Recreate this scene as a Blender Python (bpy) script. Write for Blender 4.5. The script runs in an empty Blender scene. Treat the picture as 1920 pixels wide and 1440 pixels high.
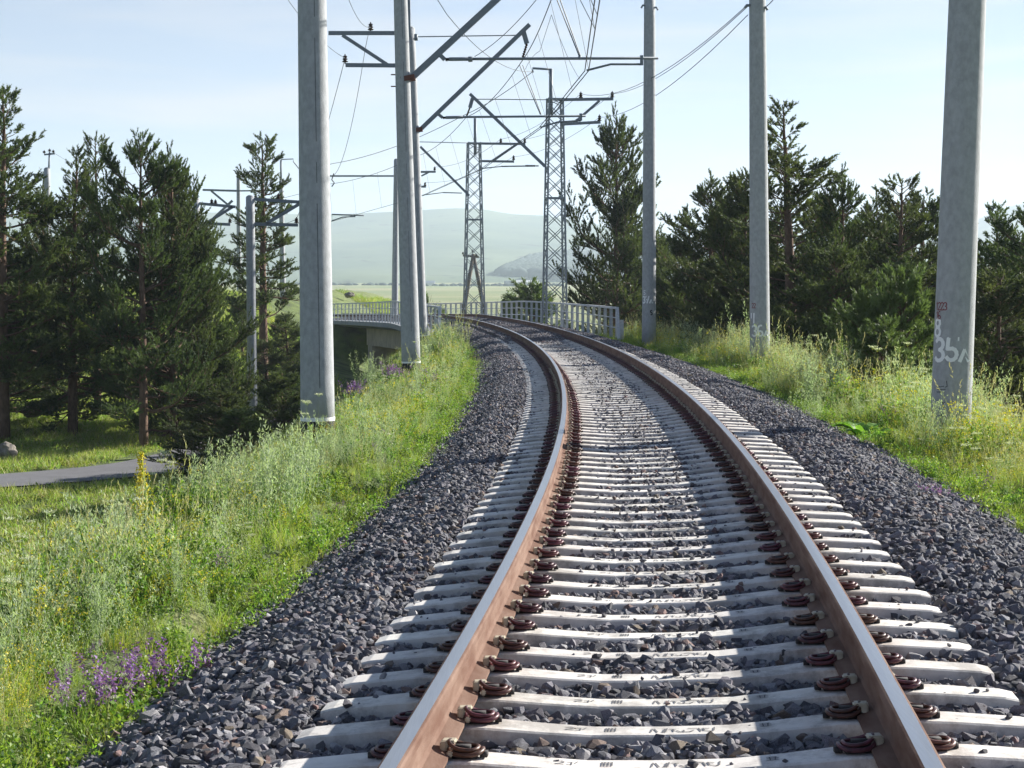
import bpy, bmesh, math, random
import numpy as np
from mathutils import Vector, Matrix
R = math.radians
random.seed(7); rng = np.random.default_rng(7)
sc = bpy.context.scene
COL = sc.collection
# ------------------------------------------------------------------ camera, sky, sun, exposure
FPX = 3300.0                      # focal length in pixels of a 1920 wide frame
PITCH = math.atan((720 - 548) / FPX)
cam = bpy.data.objects.new('camera', bpy.data.cameras.new('camera'))
COL.objects.link(cam); sc.camera = cam
cam.data.sensor_width = 36; cam.data.lens = 36 * FPX / 1920
cam.data.clip_start = 0.1; cam.data.clip_end = 40000
cam.location = (0, 0, 0); cam.rotation_euler = (R(90) - PITCH, 0, 0)
SUN_AZ, SUN_EL = R(58), R(23.6)   # azimuth to the right of +Y
w = bpy.data.worlds.new('World'); sc.world = w; w.use_nodes = True
nt = w.node_tree; nt.nodes.clear()
sky = nt.nodes.new('ShaderNodeTexSky'); sky.sky_type = 'NISHITA'; sky.sun_disc = False
sky.sun_elevation = SUN_EL; sky.sun_rotation = SUN_AZ
sky.air_density = .70; sky.dust_density = .3; sky.ozone_density = 3.0; sky.altitude = 1500
bg = nt.nodes.new('ShaderNodeBackground'); bg.inputs[1].default_value = 0.05
out = nt.nodes.new('ShaderNodeOutputWorld')
# thin high cloud veil in the sky dome
tc = nt.nodes.new('ShaderNodeTexCoord'); mp = nt.nodes.new('ShaderNodeMapping')
mp.inputs['Scale'].default_value = (1.6, 1.6, 15)
nz = nt.nodes.new('ShaderNodeTexNoise'); nz.inputs['Scale'].default_value = 2.6
nz.inputs['Detail'].default_value = 7; nz.inputs['Roughness'].default_value = .5; nz.inputs['Distortion'].default_value = .5
cr = nt.nodes.new('ShaderNodeValToRGB'); cr.color_ramp.elements[0].position = .46; cr.color_ramp.elements[1].position = .70
cr.color_ramp.elements[0].color = (0.32, 0.32, 0.32, 1); cr.color_ramp.elements[1].color = (.85, .85, .85, 1)
mx = nt.nodes.new('ShaderNodeMix'); mx.data_type = 'RGBA'; mx.inputs['B'].default_value = (5.6, 5.3, 5.35, 1)
nt.links.new(tc.outputs['Generated'], mp.inputs[0]); nt.links.new(mp.outputs[0], nz.inputs['Vector'])
sxy = nt.nodes.new('ShaderNodeSeparateXYZ'); nt.links.new(tc.outputs['Generated'], sxy.inputs[0])
zf = nt.nodes.new('ShaderNodeMapRange'); zf.inputs['From Min'].default_value = .10; zf.inputs['From Max'].default_value = .45; zf.inputs['To Min'].default_value = 1; zf.inputs['To Max'].default_value = 0
mu = nt.nodes.new('ShaderNodeMath'); mu.operation = 'MULTIPLY'
nt.links.new(sxy.outputs['Z'], zf.inputs['Value']); nt.links.new(zf.outputs[0], mu.inputs[0]); nt.links.new(cr.outputs[0], mu.inputs[1])
nt.links.new(nz.outputs['Fac'], cr.inputs[0]); nt.links.new(mu.outputs[0], mx.inputs['Factor'])
nt.links.new(sky.outputs[0], mx.inputs['A']); nt.links.new(mx.outputs['Result'], bg.inputs[0])
nt.links.new(bg.outputs[0], out.inputs[0])
sl = bpy.data.lights.new('sun', 'SUN'); sl.energy = 5.0; sl.angle = R(.5); sl.color = (1, .95, .87)
so = bpy.data.objects.new('sun', sl); COL.objects.link(so)
sdir = Vector((math.sin(SUN_AZ) * math.cos(SUN_EL), math.cos(SUN_AZ) * math.cos(SUN_EL), math.sin(SUN_EL)))
so.rotation_euler = sdir.to_track_quat('Z', 'Y').to_euler(); so.location = (30, 20, 30)
sc.view_settings.view_transform = 'Standard'; sc.view_settings.look = 'None'
sc.view_settings.gamma = 1; sc.view_settings.exposure = 1.4
cy = sc.cycles
cy.max_bounces = 6; cy.diffuse_bounces = 3; cy.glossy_bounces = 2; cy.transmission_bounces = 3; cy.transparent_max_bounces = 4
cy.volume_bounces = 1; cy.use_denoising = True; cy.sample_clamp_indirect = 6
HAZE = 2.05e-4

# ------------------------------------------------------------------ helpers
def at(px, py, Y):
    """the world point at depth Y seen at photo pixel (px, py)"""
    u = (px - 960) / FPX; v = (720 - py) / FPX
    dy = math.cos(PITCH) + v * math.sin(PITCH); dz = -math.sin(PITCH) + v * math.cos(PITCH)
    t = Y / dy
    return Vector((u * t, Y, dz * t))
def tag(o, label=None, cat=None, group=None, kind=None):
    if label: o['label'] = label
    if cat: o['category'] = cat
    if group: o['group'] = group
    if kind: o['kind'] = kind
    return o
def empty(name, loc=(0, 0, 0), rz=0):
    o = bpy.data.objects.new(name, None); COL.objects.link(o); o.location = loc; o.rotation_euler = (0, 0, rz)
    o.empty_display_size = .2
    return o
class MB:
    def __init__(s): s.v = []; s.f = []; s.m = []; s.mi = 0
    def add(s, vs, fs):
        b = len(s.v); s.v += [tuple(v) for v in vs]
        for f in fs: s.f.append(tuple(b + i for i in f)); s.m.append(s.mi)
        return s
    def box(s, a, b):
        (x0, y0, z0), (x1, y1, z1) = a, b
        return s.add([(x0,y0,z0),(x1,y0,z0),(x1,y1,z0),(x0,y1,z0),(x0,y0,z1),(x1,y0,z1),(x1,y1,z1),(x0,y1,z1)],
              [(0,3,2,1),(4,5,6,7),(0,1,5,4),(1,2,6,5),(2,3,7,6),(3,0,4,7)])
    def bar(s, p, q, wd, ht=None, up=(0, 0, 1)):
        ht = ht or wd; p, q = Vector(p), Vector(q); d = (q - p).normalized(); up = Vector(up)
        if abs(d.dot(up)) > .98: up = Vector((0, 1, 0))
        x = d.cross(up).normalized() * wd / 2; y = x.cross(d).normalized() * ht / 2
        vs = [p-x-y, p+x-y, p+x+y, p-x+y, q-x-y, q+x-y, q+x+y, q-x+y]
        return s.add(vs, [(0,3,2,1),(4,5,6,7),(0,1,5,4),(1,2,6,5),(2,3,7,6),(3,0,4,7)])
    def tube(s, pts, rad, n=8, cap=True, closed=False):
        pts = [Vector(p) for p in pts]; k = len(pts)
        rad = rad if hasattr(rad, '__len__') else [rad] * k
        vs = []; prev = None
        for i, p in enumerate(pts):
            if closed: d = pts[(i + 1) % k] - pts[i - 1]
            else: d = pts[min(i + 1, k - 1)] - pts[max(i - 1, 0)]
            d.normalize()
            if prev is None:
                a = Vector((0, 0, 1)) if abs(d.z) < .9 else Vector((0, 1, 0))
            else: a = prev
            x = d.cross(a)
            if x.length < 1e-6: x = d.cross(Vector((1, 0, 0)))
            x.normalize(); y = x.cross(d).normalized(); prev = y
            for j in range(n):
                t = 2 * math.pi * j / n
                vs.append(p + (x * math.cos(t) + y * math.sin(t)) * rad[i])
        fs = []
        for i in range(k if closed else k - 1):
            a = i * n; b = ((i + 1) % k) * n
            for j in range(n):
                fs.append((a + j, b + j, b + (j + 1) % n, a + (j + 1) % n))
        if cap and not closed:
            fs.append(tuple(range(n))); fs.append(tuple(reversed(range((k - 1) * n, k * n))))
        return s.add(vs, fs)
    def mesh(s, name, mats, smooth=False):
        me = bpy.data.meshes.new(name); me.from_pydata(s.v, [], s.f)
        for m in (mats if isinstance(mats, (list, tuple)) else [mats]): me.materials.append(m)
        if any(s.m): me.polygons.foreach_set('material_index', s.m)
        if smooth: me.polygons.foreach_set('use_smooth', [True] * len(s.f))
        me.update(); return me
    def build(s, name, mats, parent=None, smooth=False, loc=None):
        o = bpy.data.objects.new(name, s.mesh(name, mats, smooth)); COL.objects.link(o)
        if parent: o.parent = parent
        if loc is not None: o.location = loc
        return o
def np_mesh(name, V, F, mats, mi=None, smooth=False):
    """V (n,3); F (m,3) triangles"""
    me = bpy.data.meshes.new(name); V = np.asarray(V, np.float32); F = np.asarray(F, np.int32)
    me.vertices.add(len(V)); me.vertices.foreach_set('co', V.ravel())
    k = F.shape[1]
    me.loops.add(F.size); me.loops.foreach_set('vertex_index', F.ravel())
    me.polygons.add(len(F)); me.polygons.foreach_set('loop_start', np.arange(0, F.size, k, dtype=np.int32))
    me.polygons.foreach_set('loop_total', np.full(len(F), k, np.int32))
    for m in (mats if isinstance(mats, (list, tuple)) else [mats]): me.materials.append(m)
    if mi is not None: me.polygons.foreach_set('material_index', np.asarray(mi, np.int32))
    if smooth: me.polygons.foreach_set('use_smooth', np.ones(len(F), bool))
    me.update(calc_edges=True); return me
def link(name, me, parent=None, loc=None):
    o = bpy.data.objects.new(name, me); COL.objects.link(o)
    if parent: o.parent = parent
    if loc is not None: o.location = loc
    return o

# ------------------------------------------------------------------ materials
def mat(name, col, rough=.8, metal=0, var=.15, scale=8, col2=None, bump=0, bscale=60, detail=5, stretch=None, rnd=0, transl=0, spec=.5):
    m = bpy.data.materials.new(name); m.use_nodes = True; t = m.node_tree; n = t.nodes; L = t.links
    b = n['Principled BSDF']; b.inputs['Roughness'].default_value = rough; b.inputs['Metallic'].default_value = metal
    b.inputs['Specular IOR Level'].default_value = spec
    tc = n.new('ShaderNodeTexCoord'); mpp = n.new('ShaderNodeMapping'); L.new(tc.outputs['Object'], mpp.inputs[0])
    if stretch: mpp.inputs['Scale'].default_value = stretch
    nz = n.new('ShaderNodeTexNoise'); nz.inputs['Scale'].default_value = scale; nz.inputs['Detail'].default_value = detail
    nz.inputs['Roughness'].default_value = .6; L.new(mpp.outputs[0], nz.inputs['Vector'])
    c2 = col2 or tuple(c * (1 - 1.6 * var) for c in col)
    rp = n.new('ShaderNodeValToRGB'); rp.color_ramp.elements[0].position = .35; rp.color_ramp.elements[1].position = .65
    rp.color_ramp.elements[0].color = (*c2, 1); rp.color_ramp.elements[1].color = (*col, 1)
    L.new(nz.outputs['Fac'], rp.inputs[0]); last = rp.outputs[0]
    if rnd:
        oi = n.new('ShaderNodeObjectInfo'); mr = n.new('ShaderNodeMapRange')
        mr.inputs['To Min'].default_value = 1 - rnd; mr.inputs['To Max'].default_value = 1 + rnd
        L.new(oi.outputs['Random'], mr.inputs['Value'])
        hs = n.new('ShaderNodeHueSaturation'); L.new(mr.outputs[0], hs.inputs['Value']); L.new(last, hs.inputs['Color'])
        m2 = n.new('ShaderNodeMath'); m2.operation = 'MULTIPLY'; m2.inputs[1].default_value = 7.31; L.new(oi.outputs['Random'], m2.inputs[0])
        m3 = n.new('ShaderNodeMath'); m3.operation = 'FRACT'; L.new(m2.outputs[0], m3.inputs[0])
        m4 = n.new('ShaderNodeMapRange'); m4.inputs['To Min'].default_value = .5 - .07 * min(1, rnd * 2); m4.inputs['To Max'].default_value = .5 + .07 * min(1, rnd * 2)
        L.new(m3.outputs[0], m4.inputs['Value']); L.new(m4.outputs[0], hs.inputs['Hue'])
        last = hs.outputs[0]
    L.new(last, b.inputs['Base Color'])
    if bump:
        nb = n.new('ShaderNodeTexNoise'); nb.inputs['Scale'].default_value = bscale; nb.inputs['Detail'].default_value = 4
        L.new(mpp.outputs[0], nb.inputs['Vector'])
        bp = n.new('ShaderNodeBump'); bp.inputs['Strength'].default_value = bump; bp.inputs['Distance'].default_value = .02
        L.new(nb.outputs['Fac'], bp.inputs['Height']); L.new(bp.outputs[0], b.inputs['Normal'])
    if transl:
        o = n['Material Output']; tr = n.new('ShaderNodeBsdfTranslucent'); ms = n.new('ShaderNodeMixShader')
        ms.inputs[0].default_value = transl
        g = n.new('ShaderNodeMix'); g.data_type = 'RGBA'; g.blend_type = 'MULTIPLY'; g.inputs['Factor'].default_value = 1
        g.inputs['B'].default_value = (1.25, 1.35, .75, 1); L.new(last, g.inputs['A']); L.new(g.outputs['Result'], tr.inputs[0])
        L.new(b.outputs[0], ms.inputs[1]); L.new(tr.outputs[0], ms.inputs[2]); L.new(ms.outputs[0], o.inputs['Surface'])
    return m
M = {}
M['stone'] = mat('ballast stone', (.20, .195, .22), .85, var=.36, scale=14, bump=.4, bscale=50, rnd=.55)
M['stone_brown'] = mat('brownish ballast stone', (.26, .19, .16), .9, var=.3, scale=14, bump=.4, bscale=50, rnd=.3)
M['stone_pale'] = mat('pale ballast stone', (.36, .35, .36), .9, var=.25, scale=14, bump=.4, bscale=50, rnd=.3)
M['bed'] = mat('ballast bed', (.09, .09, .10), .95, var=.5, scale=22, bump=1, bscale=45)
M['sleeper'] = mat('sleeper concrete', (.78, .745, .69), .85, var=.08, scale=6, bump=.08, bscale=120, rnd=.10)
M['marking'] = mat('sleeper moulded marks', (.16, .16, .17), .9, var=.1)
M['clip'] = mat('clip oxide paint', (.13, .035, .033), .45, var=.4, scale=26, rnd=.3)
M['anchor'] = mat('anchor steel', (.035, .03, .03), .8, var=.2, scale=30)
M['insul'] = mat('cream insulator', (.55, .50, .38), .5, var=.1, scale=20)
M['rust'] = mat('rusty rail web', (.225, .15, .115), .85, var=.18, scale=9, spec=.12, col2=(.13, .07, .05), stretch=(1, .25, 1), bump=.1, bscale=150)
M['shine'] = mat('polished rail head', (.52, .52, .54), .30, metal=.85, var=.08, scale=40, stretch=(8, .1, 8))
M['concrete'] = mat('pole concrete', (.42, .44, .455), .85, var=.15, scale=7, stretch=(2, 2, 1.3), bump=.35, bscale=50, detail=10)
M['bluegrey'] = mat('painted steel', (.20, .235, .27), .6, metal=.2, var=.1, scale=10)
M['lattice'] = mat('galvanised lattice steel', (.30, .335, .36), .6, metal=.35, var=.12, scale=12)
M['railing'] = mat('railing paint', (.62, .65, .68), .65, var=.15, scale=18)
M['brown'] = mat('brown porcelain', (.035, .018, .014), .25, var=.1)
M['rustclamp'] = mat('rusty clamp', (.16, .06, .04), .8, var=.2)
M['wire'] = mat('wire', (.10, .11, .12), .6, metal=.3, var=.05)
M['white'] = mat('white paint', (.88, .90, .90), .7, var=.04, scale=14)
M['tar'] = mat('black tar paint', (.022, .024, .028), .7, var=.2, scale=20)
M['red'] = mat('red paint marks', (.28, .07, .08), .8, var=.2, scale=30)
M['bark'] = mat('pine bark', (.17, .105, .07), .95, var=.3, scale=12, stretch=(1, 1, .4), bump=.8, bscale=30)
M['needle'] = mat('pine needles', (.125, .16, .055), .6, var=.3, scale=1.2, rnd=.14, transl=.34, col2=(.042, .062, .032), spec=.3)
M['needle2'] = mat('young pine needles', (.15, .21, .075), .6, var=.3, scale=2, transl=.3)
M['grass'] = mat('grass blades', (.33, .42, .075), .6, var=.2, scale=3, rnd=.25, transl=.45)
M['dry'] = mat('dry straw stems', (.55, .52, .28), .7, var=.2, scale=5, rnd=.15, transl=.3)
M['herb'] = mat('herb leaves', (.27, .40, .06), .55, var=.25, scale=6, rnd=.2, transl=.4)
M['herbdark'] = mat('dark herb leaves', (.09, .19, .045), .55, var=.25, scale=6, transl=.35)
M['mug'] = mat('silver green leaves', (.42, .50, .33), .75, var=.2, scale=6, rnd=.1, transl=.4)
M['yellow'] = mat('yellow petals', (.62, .52, .03), .6, var=.1, transl=.3)
M['violet'] = mat('violet petals', (.30, .15, .44), .6, var=.2, transl=.3)
M['cream'] = mat('cream petals', (.62, .64, .50), .6, var=.08, transl=.35)
M['boulder'] = mat('boulder', (.25, .22, .19), .9, var=.3, scale=3, bump=.8, bscale=9)
M['masonry'] = None
M['asph'] = mat('worn asphalt', (.155, .155, .165), .9, var=.12, scale=1.5, bump=.2, bscale=60)
M['bridge'] = mat('bridge concrete', (.46, .41, .33), .9, var=.2, scale=1.6, bump=.2, bscale=30)
M['bridgegrey'] = mat('bridge edge concrete', (.27, .29, .31), .9, var=.2, scale=2.5)
M['wood'] = mat('weathered timber pole', (.23, .20, .17), .9, var=.2, scale=4, stretch=(6, 6, .6))
M['broad'] = mat('shrub leaves', (.13, .20, .06), .6, var=.3, scale=3, rnd=.1, transl=.4)
M['farwhite'] = mat('whitewashed wall', (.75, .75, .73), .8, var=.05)
M['roofgrey'] = mat('grey sheet roof', (.38, .42, .45), .7, var=.08)
M['window'] = mat('dark window', (.05, .06, .07), .2, var=.05)
M['forest'] = mat('far wood', (.06, .10, .085), .9, var=.25, scale=.02)
def masonry():
    m = mat('stone pitching', (.33, .24, .18), .9, var=.2, scale=2, bump=.3, bscale=20); t = m.node_tree; n = t.nodes; L = t.links
    v = n.new('ShaderNodeTexVoronoi'); v.feature = 'DISTANCE_TO_EDGE'; v.inputs['Scale'].default_value = 2.6
    tc = n.new('ShaderNodeTexCoord'); L.new(tc.outputs['Object'], v.inputs['Vector'])
    r = n.new('ShaderNodeValToRGB'); r.color_ramp.elements[0].position = .02; r.color_ramp.elements[1].position = .09
    r.color_ramp.elements[0].color = (.2, .2, .2, 1)
    L.new(v.outputs['Distance'], r.inputs[0]); b = n['Principled BSDF']; src = b.inputs['Base Color'].links[0].from_socket
    g = n.new('ShaderNodeMix'); g.data_type = 'RGBA'; g.blend_type = 'MULTIPLY'; g.inputs['Factor'].default_value = 1
    L.new(src, g.inputs['A']); L.new(r.outputs[0], g.inputs['B']); L.new(g.outputs['Result'], b.inputs['Base Color'])
    return m
M['masonry'] = masonry()
def ground_mat():
    m = bpy.data.materials.new('grassy ground'); m.use_nodes = True; t = m.node_tree; n = t.nodes; L = t.links
    b = n['Principled BSDF']; b.inputs['Roughness'].default_value = .95
    tc = n.new('ShaderNodeTexCoord')
    def ramp(sock, stops):
        r = n.new('ShaderNodeValToRGB'); e = r.color_ramp.elements
        while len(e) < len(stops): e.new(.5)
        for i, (p, c) in enumerate(stops): e[i].position = p; e[i].color = (*c, 1)
        L.new(sock, r.inputs[0]); return r.outputs[0]
    a = n.new('ShaderNodeTexNoise'); a.inputs['Scale'].default_value = .9; a.inputs['Detail'].default_value = 8; L.new(tc.outputs['Object'], a.inputs['Vector'])
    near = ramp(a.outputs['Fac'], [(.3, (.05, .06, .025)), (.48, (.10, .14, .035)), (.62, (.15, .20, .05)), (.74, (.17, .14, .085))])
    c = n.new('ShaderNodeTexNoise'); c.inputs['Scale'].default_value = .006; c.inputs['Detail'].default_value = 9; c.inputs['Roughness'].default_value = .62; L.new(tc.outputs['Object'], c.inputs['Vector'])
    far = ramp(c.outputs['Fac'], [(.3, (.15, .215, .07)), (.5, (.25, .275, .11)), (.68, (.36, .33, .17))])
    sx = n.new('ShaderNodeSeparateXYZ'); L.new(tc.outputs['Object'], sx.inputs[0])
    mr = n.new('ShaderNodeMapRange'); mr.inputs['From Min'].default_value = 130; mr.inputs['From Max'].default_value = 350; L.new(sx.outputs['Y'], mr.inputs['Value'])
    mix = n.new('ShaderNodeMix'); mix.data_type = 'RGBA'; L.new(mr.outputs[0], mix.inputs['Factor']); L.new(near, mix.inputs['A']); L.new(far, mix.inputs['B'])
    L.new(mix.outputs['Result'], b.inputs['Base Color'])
    nb = n.new('ShaderNodeTexNoise'); nb.inputs['Scale'].default_value = 14; nb.inputs['Detail'].default_value = 6; L.new(tc.outputs['Object'], nb.inputs['Vector'])
    bp = n.new('ShaderNodeBump'); bp.inputs['Strength'].default_value = 1; bp.inputs['Distance'].default_value = .08
    L.new(nb.outputs['Fac'], bp.inputs['Height']); L.new(bp.outputs[0], b.inputs['Normal'])
    return m
def hill_mat():
    m = bpy.data.materials.new('pasture hillside'); m.use_nodes = True; t = m.node_tree; n = t.nodes; L = t.links
    b = n['Principled BSDF']; b.inputs['Roughness'].default_value = 1; tc = n.new('ShaderNodeTexCoord')
    mp = n.new('ShaderNodeMapping'); mp.inputs['Scale'].default_value = (1, .45, 3); L.new(tc.outputs['Object'], mp.inputs[0])
    a = n.new('ShaderNodeTexNoise'); a.inputs['Scale'].default_value = .004; a.inputs['Detail'].default_value = 10; a.inputs['Roughness'].default_value = .6; L.new(mp.outputs[0], a.inputs['Vector'])
    r = n.new('ShaderNodeValToRGB'); e = r.color_ramp.elements; e[0].position = .36; e[0].color = (.06, .11, .06, 1); e[1].position = .62; e[1].color = (.14, .19, .09, 1)
    L.new(a.outputs['Fac'], r.inputs[0])
    v = n.new('ShaderNodeTexNoise'); v.inputs['Scale'].default_value = .022; v.inputs['Detail'].default_value = 4; L.new(mp.outputs[0], v.inputs['Vector'])
    q = n.new('ShaderNodeValToRGB'); q.color_ramp.elements[0].position = .30; q.color_ramp.elements[1].position = .38
    q.color_ramp.elements[0].color = (.35, .35, .35, 1); L.new(v.outputs['Fac'], q.inputs[0])
    g = n.new('ShaderNodeMix'); g.data_type = 'RGBA'; g.blend_type = 'MULTIPLY'; g.inputs['Factor'].default_value = 1
    L.new(r.outputs[0], g.inputs['A']); L.new(q.outputs[0], g.inputs['B']); L.new(g.outputs['Result'], b.inputs['Base Color'])
    return m
M['ground'] = ground_mat(); M['hill'] = hill_mat()

# ------------------------------------------------------------------ track geometry
P4 = [-9.50276296e-08, 2.03324485e-05, -2.72679314e-03, 1.23631687e-01, -1.42011560e-01]
def _centre():
    Y = np.arange(5, 93, .1); X = np.polyval(P4, Y)
    k = (X[1] - X[0]) / .1
    Y0 = np.arange(-6, 5, .1); X0 = X[0] + k * (Y0 - 5)
    pts = list(zip(np.r_[X0, X], np.r_[Y0, Y]))
    h = math.atan2(-(X[-1] - X[-2]), .1); x, y = X[-1], Y[-1]
    for i in range(1400):
        h += .1 * .0036; x -= math.sin(h) * .1; y += math.cos(h) * .1; pts.append((x, y))
    return np.array(pts)
TP = _centre(); TD = np.gradient(TP, axis=0); TD /= np.linalg.norm(TD, axis=1)[:, None]
TS = np.r_[0, np.cumsum(np.linalg.norm(np.diff(TP, axis=0), axis=1))]
TS -= np.interp(0, TP[:, 1][:900], TS[:900])     # arc length 0 at y = 0
TILT = .0377
def zr_s(s): return -1.40 + .003 * np.minimum(s, 86) - .011 * np.clip(s - 90, 0, 60)
def track(s, u=0., dz=0.):
    """world point at arc length s, offset u to the right, dz above the running surface (canted plane)"""
    x = np.interp(s, TS, TP[:, 0]); y = np.interp(s, TS, TP[:, 1])
    dx = np.interp(s, TS, TD[:, 0]); dy = np.interp(s, TS, TD[:, 1])
    return np.stack([x + dy * u, y - dx * u, zr_s(s) + TILT * u * (np.abs(u) < 3) + dz], -1)
def head(s):
    return math.atan2(-np.interp(s, TS, TD[:, 0]), np.interp(s, TS, TD[:, 1]))
def nearest(x, y):
    x = np.asarray(x, float).ravel(); y = np.asarray(y, float).ravel()
    P = TP[::5]; D = TD[::5]; S = TS[::5]; us = np.empty(len(x)); ss = np.empty(len(x))
    for a in range(0, len(x), 4000):
        dx = x[a:a+4000, None] - P[:, 0]; dy = y[a:a+4000, None] - P[:, 1]
        i = np.argmin(dx * dx + dy * dy, 1); j = np.arange(len(i))
        ex, ey = dx[j, i], dy[j, i]; along = ex * D[i, 0] + ey * D[i, 1]
        us[a:a+4000] = ex * D[i, 1] - ey * D[i, 0]; ss[a:a+4000] = S[i] + along
    return us, ss
BR0, BR1 = 67.0, 118.0            # bridge gap in arc length
def vnoise(x, y, sc_, seed=0):
    x = x / sc_ + seed * 17.3; y = y / sc_ + seed * 5.1
    return (np.sin(x * 1.3 + 2 * np.sin(y * .7)) + np.sin(y * 1.7 + 1.5 * np.sin(x * .9 + 1)) + .5 * np.sin(x * 3.1 + y * 2.3)) / 2.5
def valley(x, y):
    left = -5.0 + np.clip((-x - 14) / 40, 0, 1) * .0
    left = left + np.clip((y - 57) / 62, 0, 1) ** .85 * (4.0 + 1.1 * np.clip((y - 125) / 25, 0, 1)) * np.clip((-x - 9 + np.clip((y - 120) / 20, 0, 1) * 5) / 12, 0, 1)      # slope rises behind the pines
    left = left - np.clip((47 - y) / 15, 0, 1) * .6
    z = np.where(x < 2, left, -4.8 + .15 * np.clip((x - 6) / 10, 0, 1))
    z = z + .12 * vnoise(x, y, 5) + .05 * vnoise(x, y, 1.6, 2)
    far = -7.0 + np.clip((y - 300) / 1700, 0, 1.6) * 18
    k = np.clip((y - 135 - 50 * np.clip((-x - 6) / 8, 0, 1)) / 160, 0, 1); k = k * k * (3 - 2 * k)
    return z * (1 - k) + (far + .6 * vnoise(x, y, 90)) * k
def ground(x, y):
    x = np.asarray(x, float); y = np.asarray(y, float); sh = x.shape
    u, s = nearest(x, y); u = u.reshape(sh); s = s.reshape(sh)
    au = np.abs(u); zr = zr_s(np.clip(s, -5, 160))
    top = zr - .46 - .02 * np.clip(au - 2.3, 0, 2) + .03 * vnoise(x, y, .9, 3) * (au > 2.6)
    top = top - .12 * (u < -3) * np.clip((au - 3) / .5, 0, 1)
    top = top - .16 * np.clip((2.75 - au) / .45, 0, 1)
    edge = np.where(u < 0, 4.0 + .35 * np.clip((s - 13) / 8, 0, 1), 4.7)
    E = top - np.maximum(0, au - edge) / 1.4
    E1 = E - np.maximum(0, s - (BR0 - 2)) / 1.3
    E2 = E - np.maximum(0, BR1 + 1 - s) / 1.3
    V = valley(x, y)
    kfar = np.clip((s - 160) / 60, 0, 1)
    E1 = np.where(s < 92.5, E1, -99); E2 = np.where(s >= 92.5, E2, -99)
    E = np.maximum(E1, E2) - kfar * 30
    d = E - V; h = .35                        # smooth maximum
    return np.where(np.abs(d) < h, V + (d + h) ** 2 / (4 * h), np.maximum(E, V))
# road
ROAD = np.array([(-90, 38.5), (-40, 42), (-22, 44.2), (-14, 45.8), (-10, 50), (-8.5, 60), (-8, 75), (-5, 92), (2, 104), (14, 112), (40, 118)])
def road_d(x, y):
    best = np.full(np.shape(x), 1e9)
    for (a, b) in zip(ROAD[:-1], ROAD[1:]):
        d = b - a; t = np.clip(((x - a[0]) * d[0] + (y - a[1]) * d[1]) / (d @ d), 0, 1)
        best = np.minimum(best, np.hypot(x - a[0] - t * d[0], y - a[1] - t * d[1]))
    return best
ZROAD = -5.0
def gz(x, y):
    z = ground(x, y); d = road_d(np.asarray(x, float), np.asarray(y, float)); k = np.clip((d - 2.6) / 2.5, 0, 1); k = k * k * (3 - 2 * k)
    return z * k + (ZROAD - .03) * (1 - k)

# ------------------------------------------------------------------ ground sheet
def spaced(segs):
    o = []
    for a, b, n in segs: o += list(np.linspace(a, b, n, endpoint=False))
    return np.array(o + [segs[-1][1]])
gx = spaced([(-7000, -600, 16), (-600, -90, 22), (-90, -24, 60), (-24, -9, 50), (-9, 10, 110), (10, 40, 60), (40, 300, 30), (300, 7000, 20)])
gy = spaced([(-40, 3, 30), (3, 60, 190), (60, 140, 200), (140, 400, 60), (400, 8000, 50)])
GX, GY = np.meshgrid(gx, gy); GZ = gz(GX, GY)
V = np.stack([GX.ravel(), GY.ravel(), GZ.ravel()], -1); nx, ny = len(gx), len(gy)
I = (np.arange(ny - 1)[:, None] * nx + np.arange(nx - 1)).ravel()
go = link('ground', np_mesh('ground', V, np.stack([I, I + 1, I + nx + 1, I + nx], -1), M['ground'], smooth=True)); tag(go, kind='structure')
# hills: a polar sheet whose crest follows the skyline
sky_px = [(-3000, 455), (-1500, 440), (-400, 425), (0, 412), (380, 401), (620, 404), (740, 398), (850, 391), (905, 392.5), (955, 402), (1020, 405), (1100, 417), (1200, 440), (1290, 462), (1400, 470), (1600, 462), (1800, 425), (1900, 388), (2000, 372), (2300, 380), (3500, 430), (5000, 455)]
az = np.linspace(-1.0, 1.0, 321); rr = np.r_[np.linspace(1700, 4200, 50), np.linspace(4300, 6200, 14)]
px = 960 + np.tan(az) * FPX
top = np.interp(px, [p[0] for p in sky_px], [p[1] for p in sky_px])
crest = 4200 + 1200 * np.clip((px - 1500) / 300, 0, 1)
AZ, RR = np.meshgrid(az, rr); CR = crest[None, :] + 0 * RR; H = (548 - top)[None, :] * CR / np.cos(AZ) / FPX * np.cos(AZ)
t = np.clip((RR - 1700) / (CR - 1700), 0, 1); g = t ** 1.55
hz = -30 + 41 * np.clip(t * 8, 0, 1) + (H - 11) * g + 3.5 * vnoise(AZ * 4000, RR, 260) * np.sin(t * 3.14) + 2 * vnoise(AZ * 4000, RR, 90, 4) * np.sin(t * 3.14)
hz = np.where(RR > CR, H - (RR - CR) * .05, hz)
V = np.stack([(RR * np.tan(AZ) * np.cos(AZ)).ravel(), (RR * np.cos(AZ)).ravel(), hz.ravel()], -1); nx, ny = len(az), len(rr)
I = (np.arange(ny - 1)[:, None] * nx + np.arange(nx - 1)).ravel()
ho = link('hills', np_mesh('hills', V, np.stack([I, I + 1, I + nx + 1, I + nx], -1), M['hill'], smooth=True)); tag(ho, kind='structure')
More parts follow.
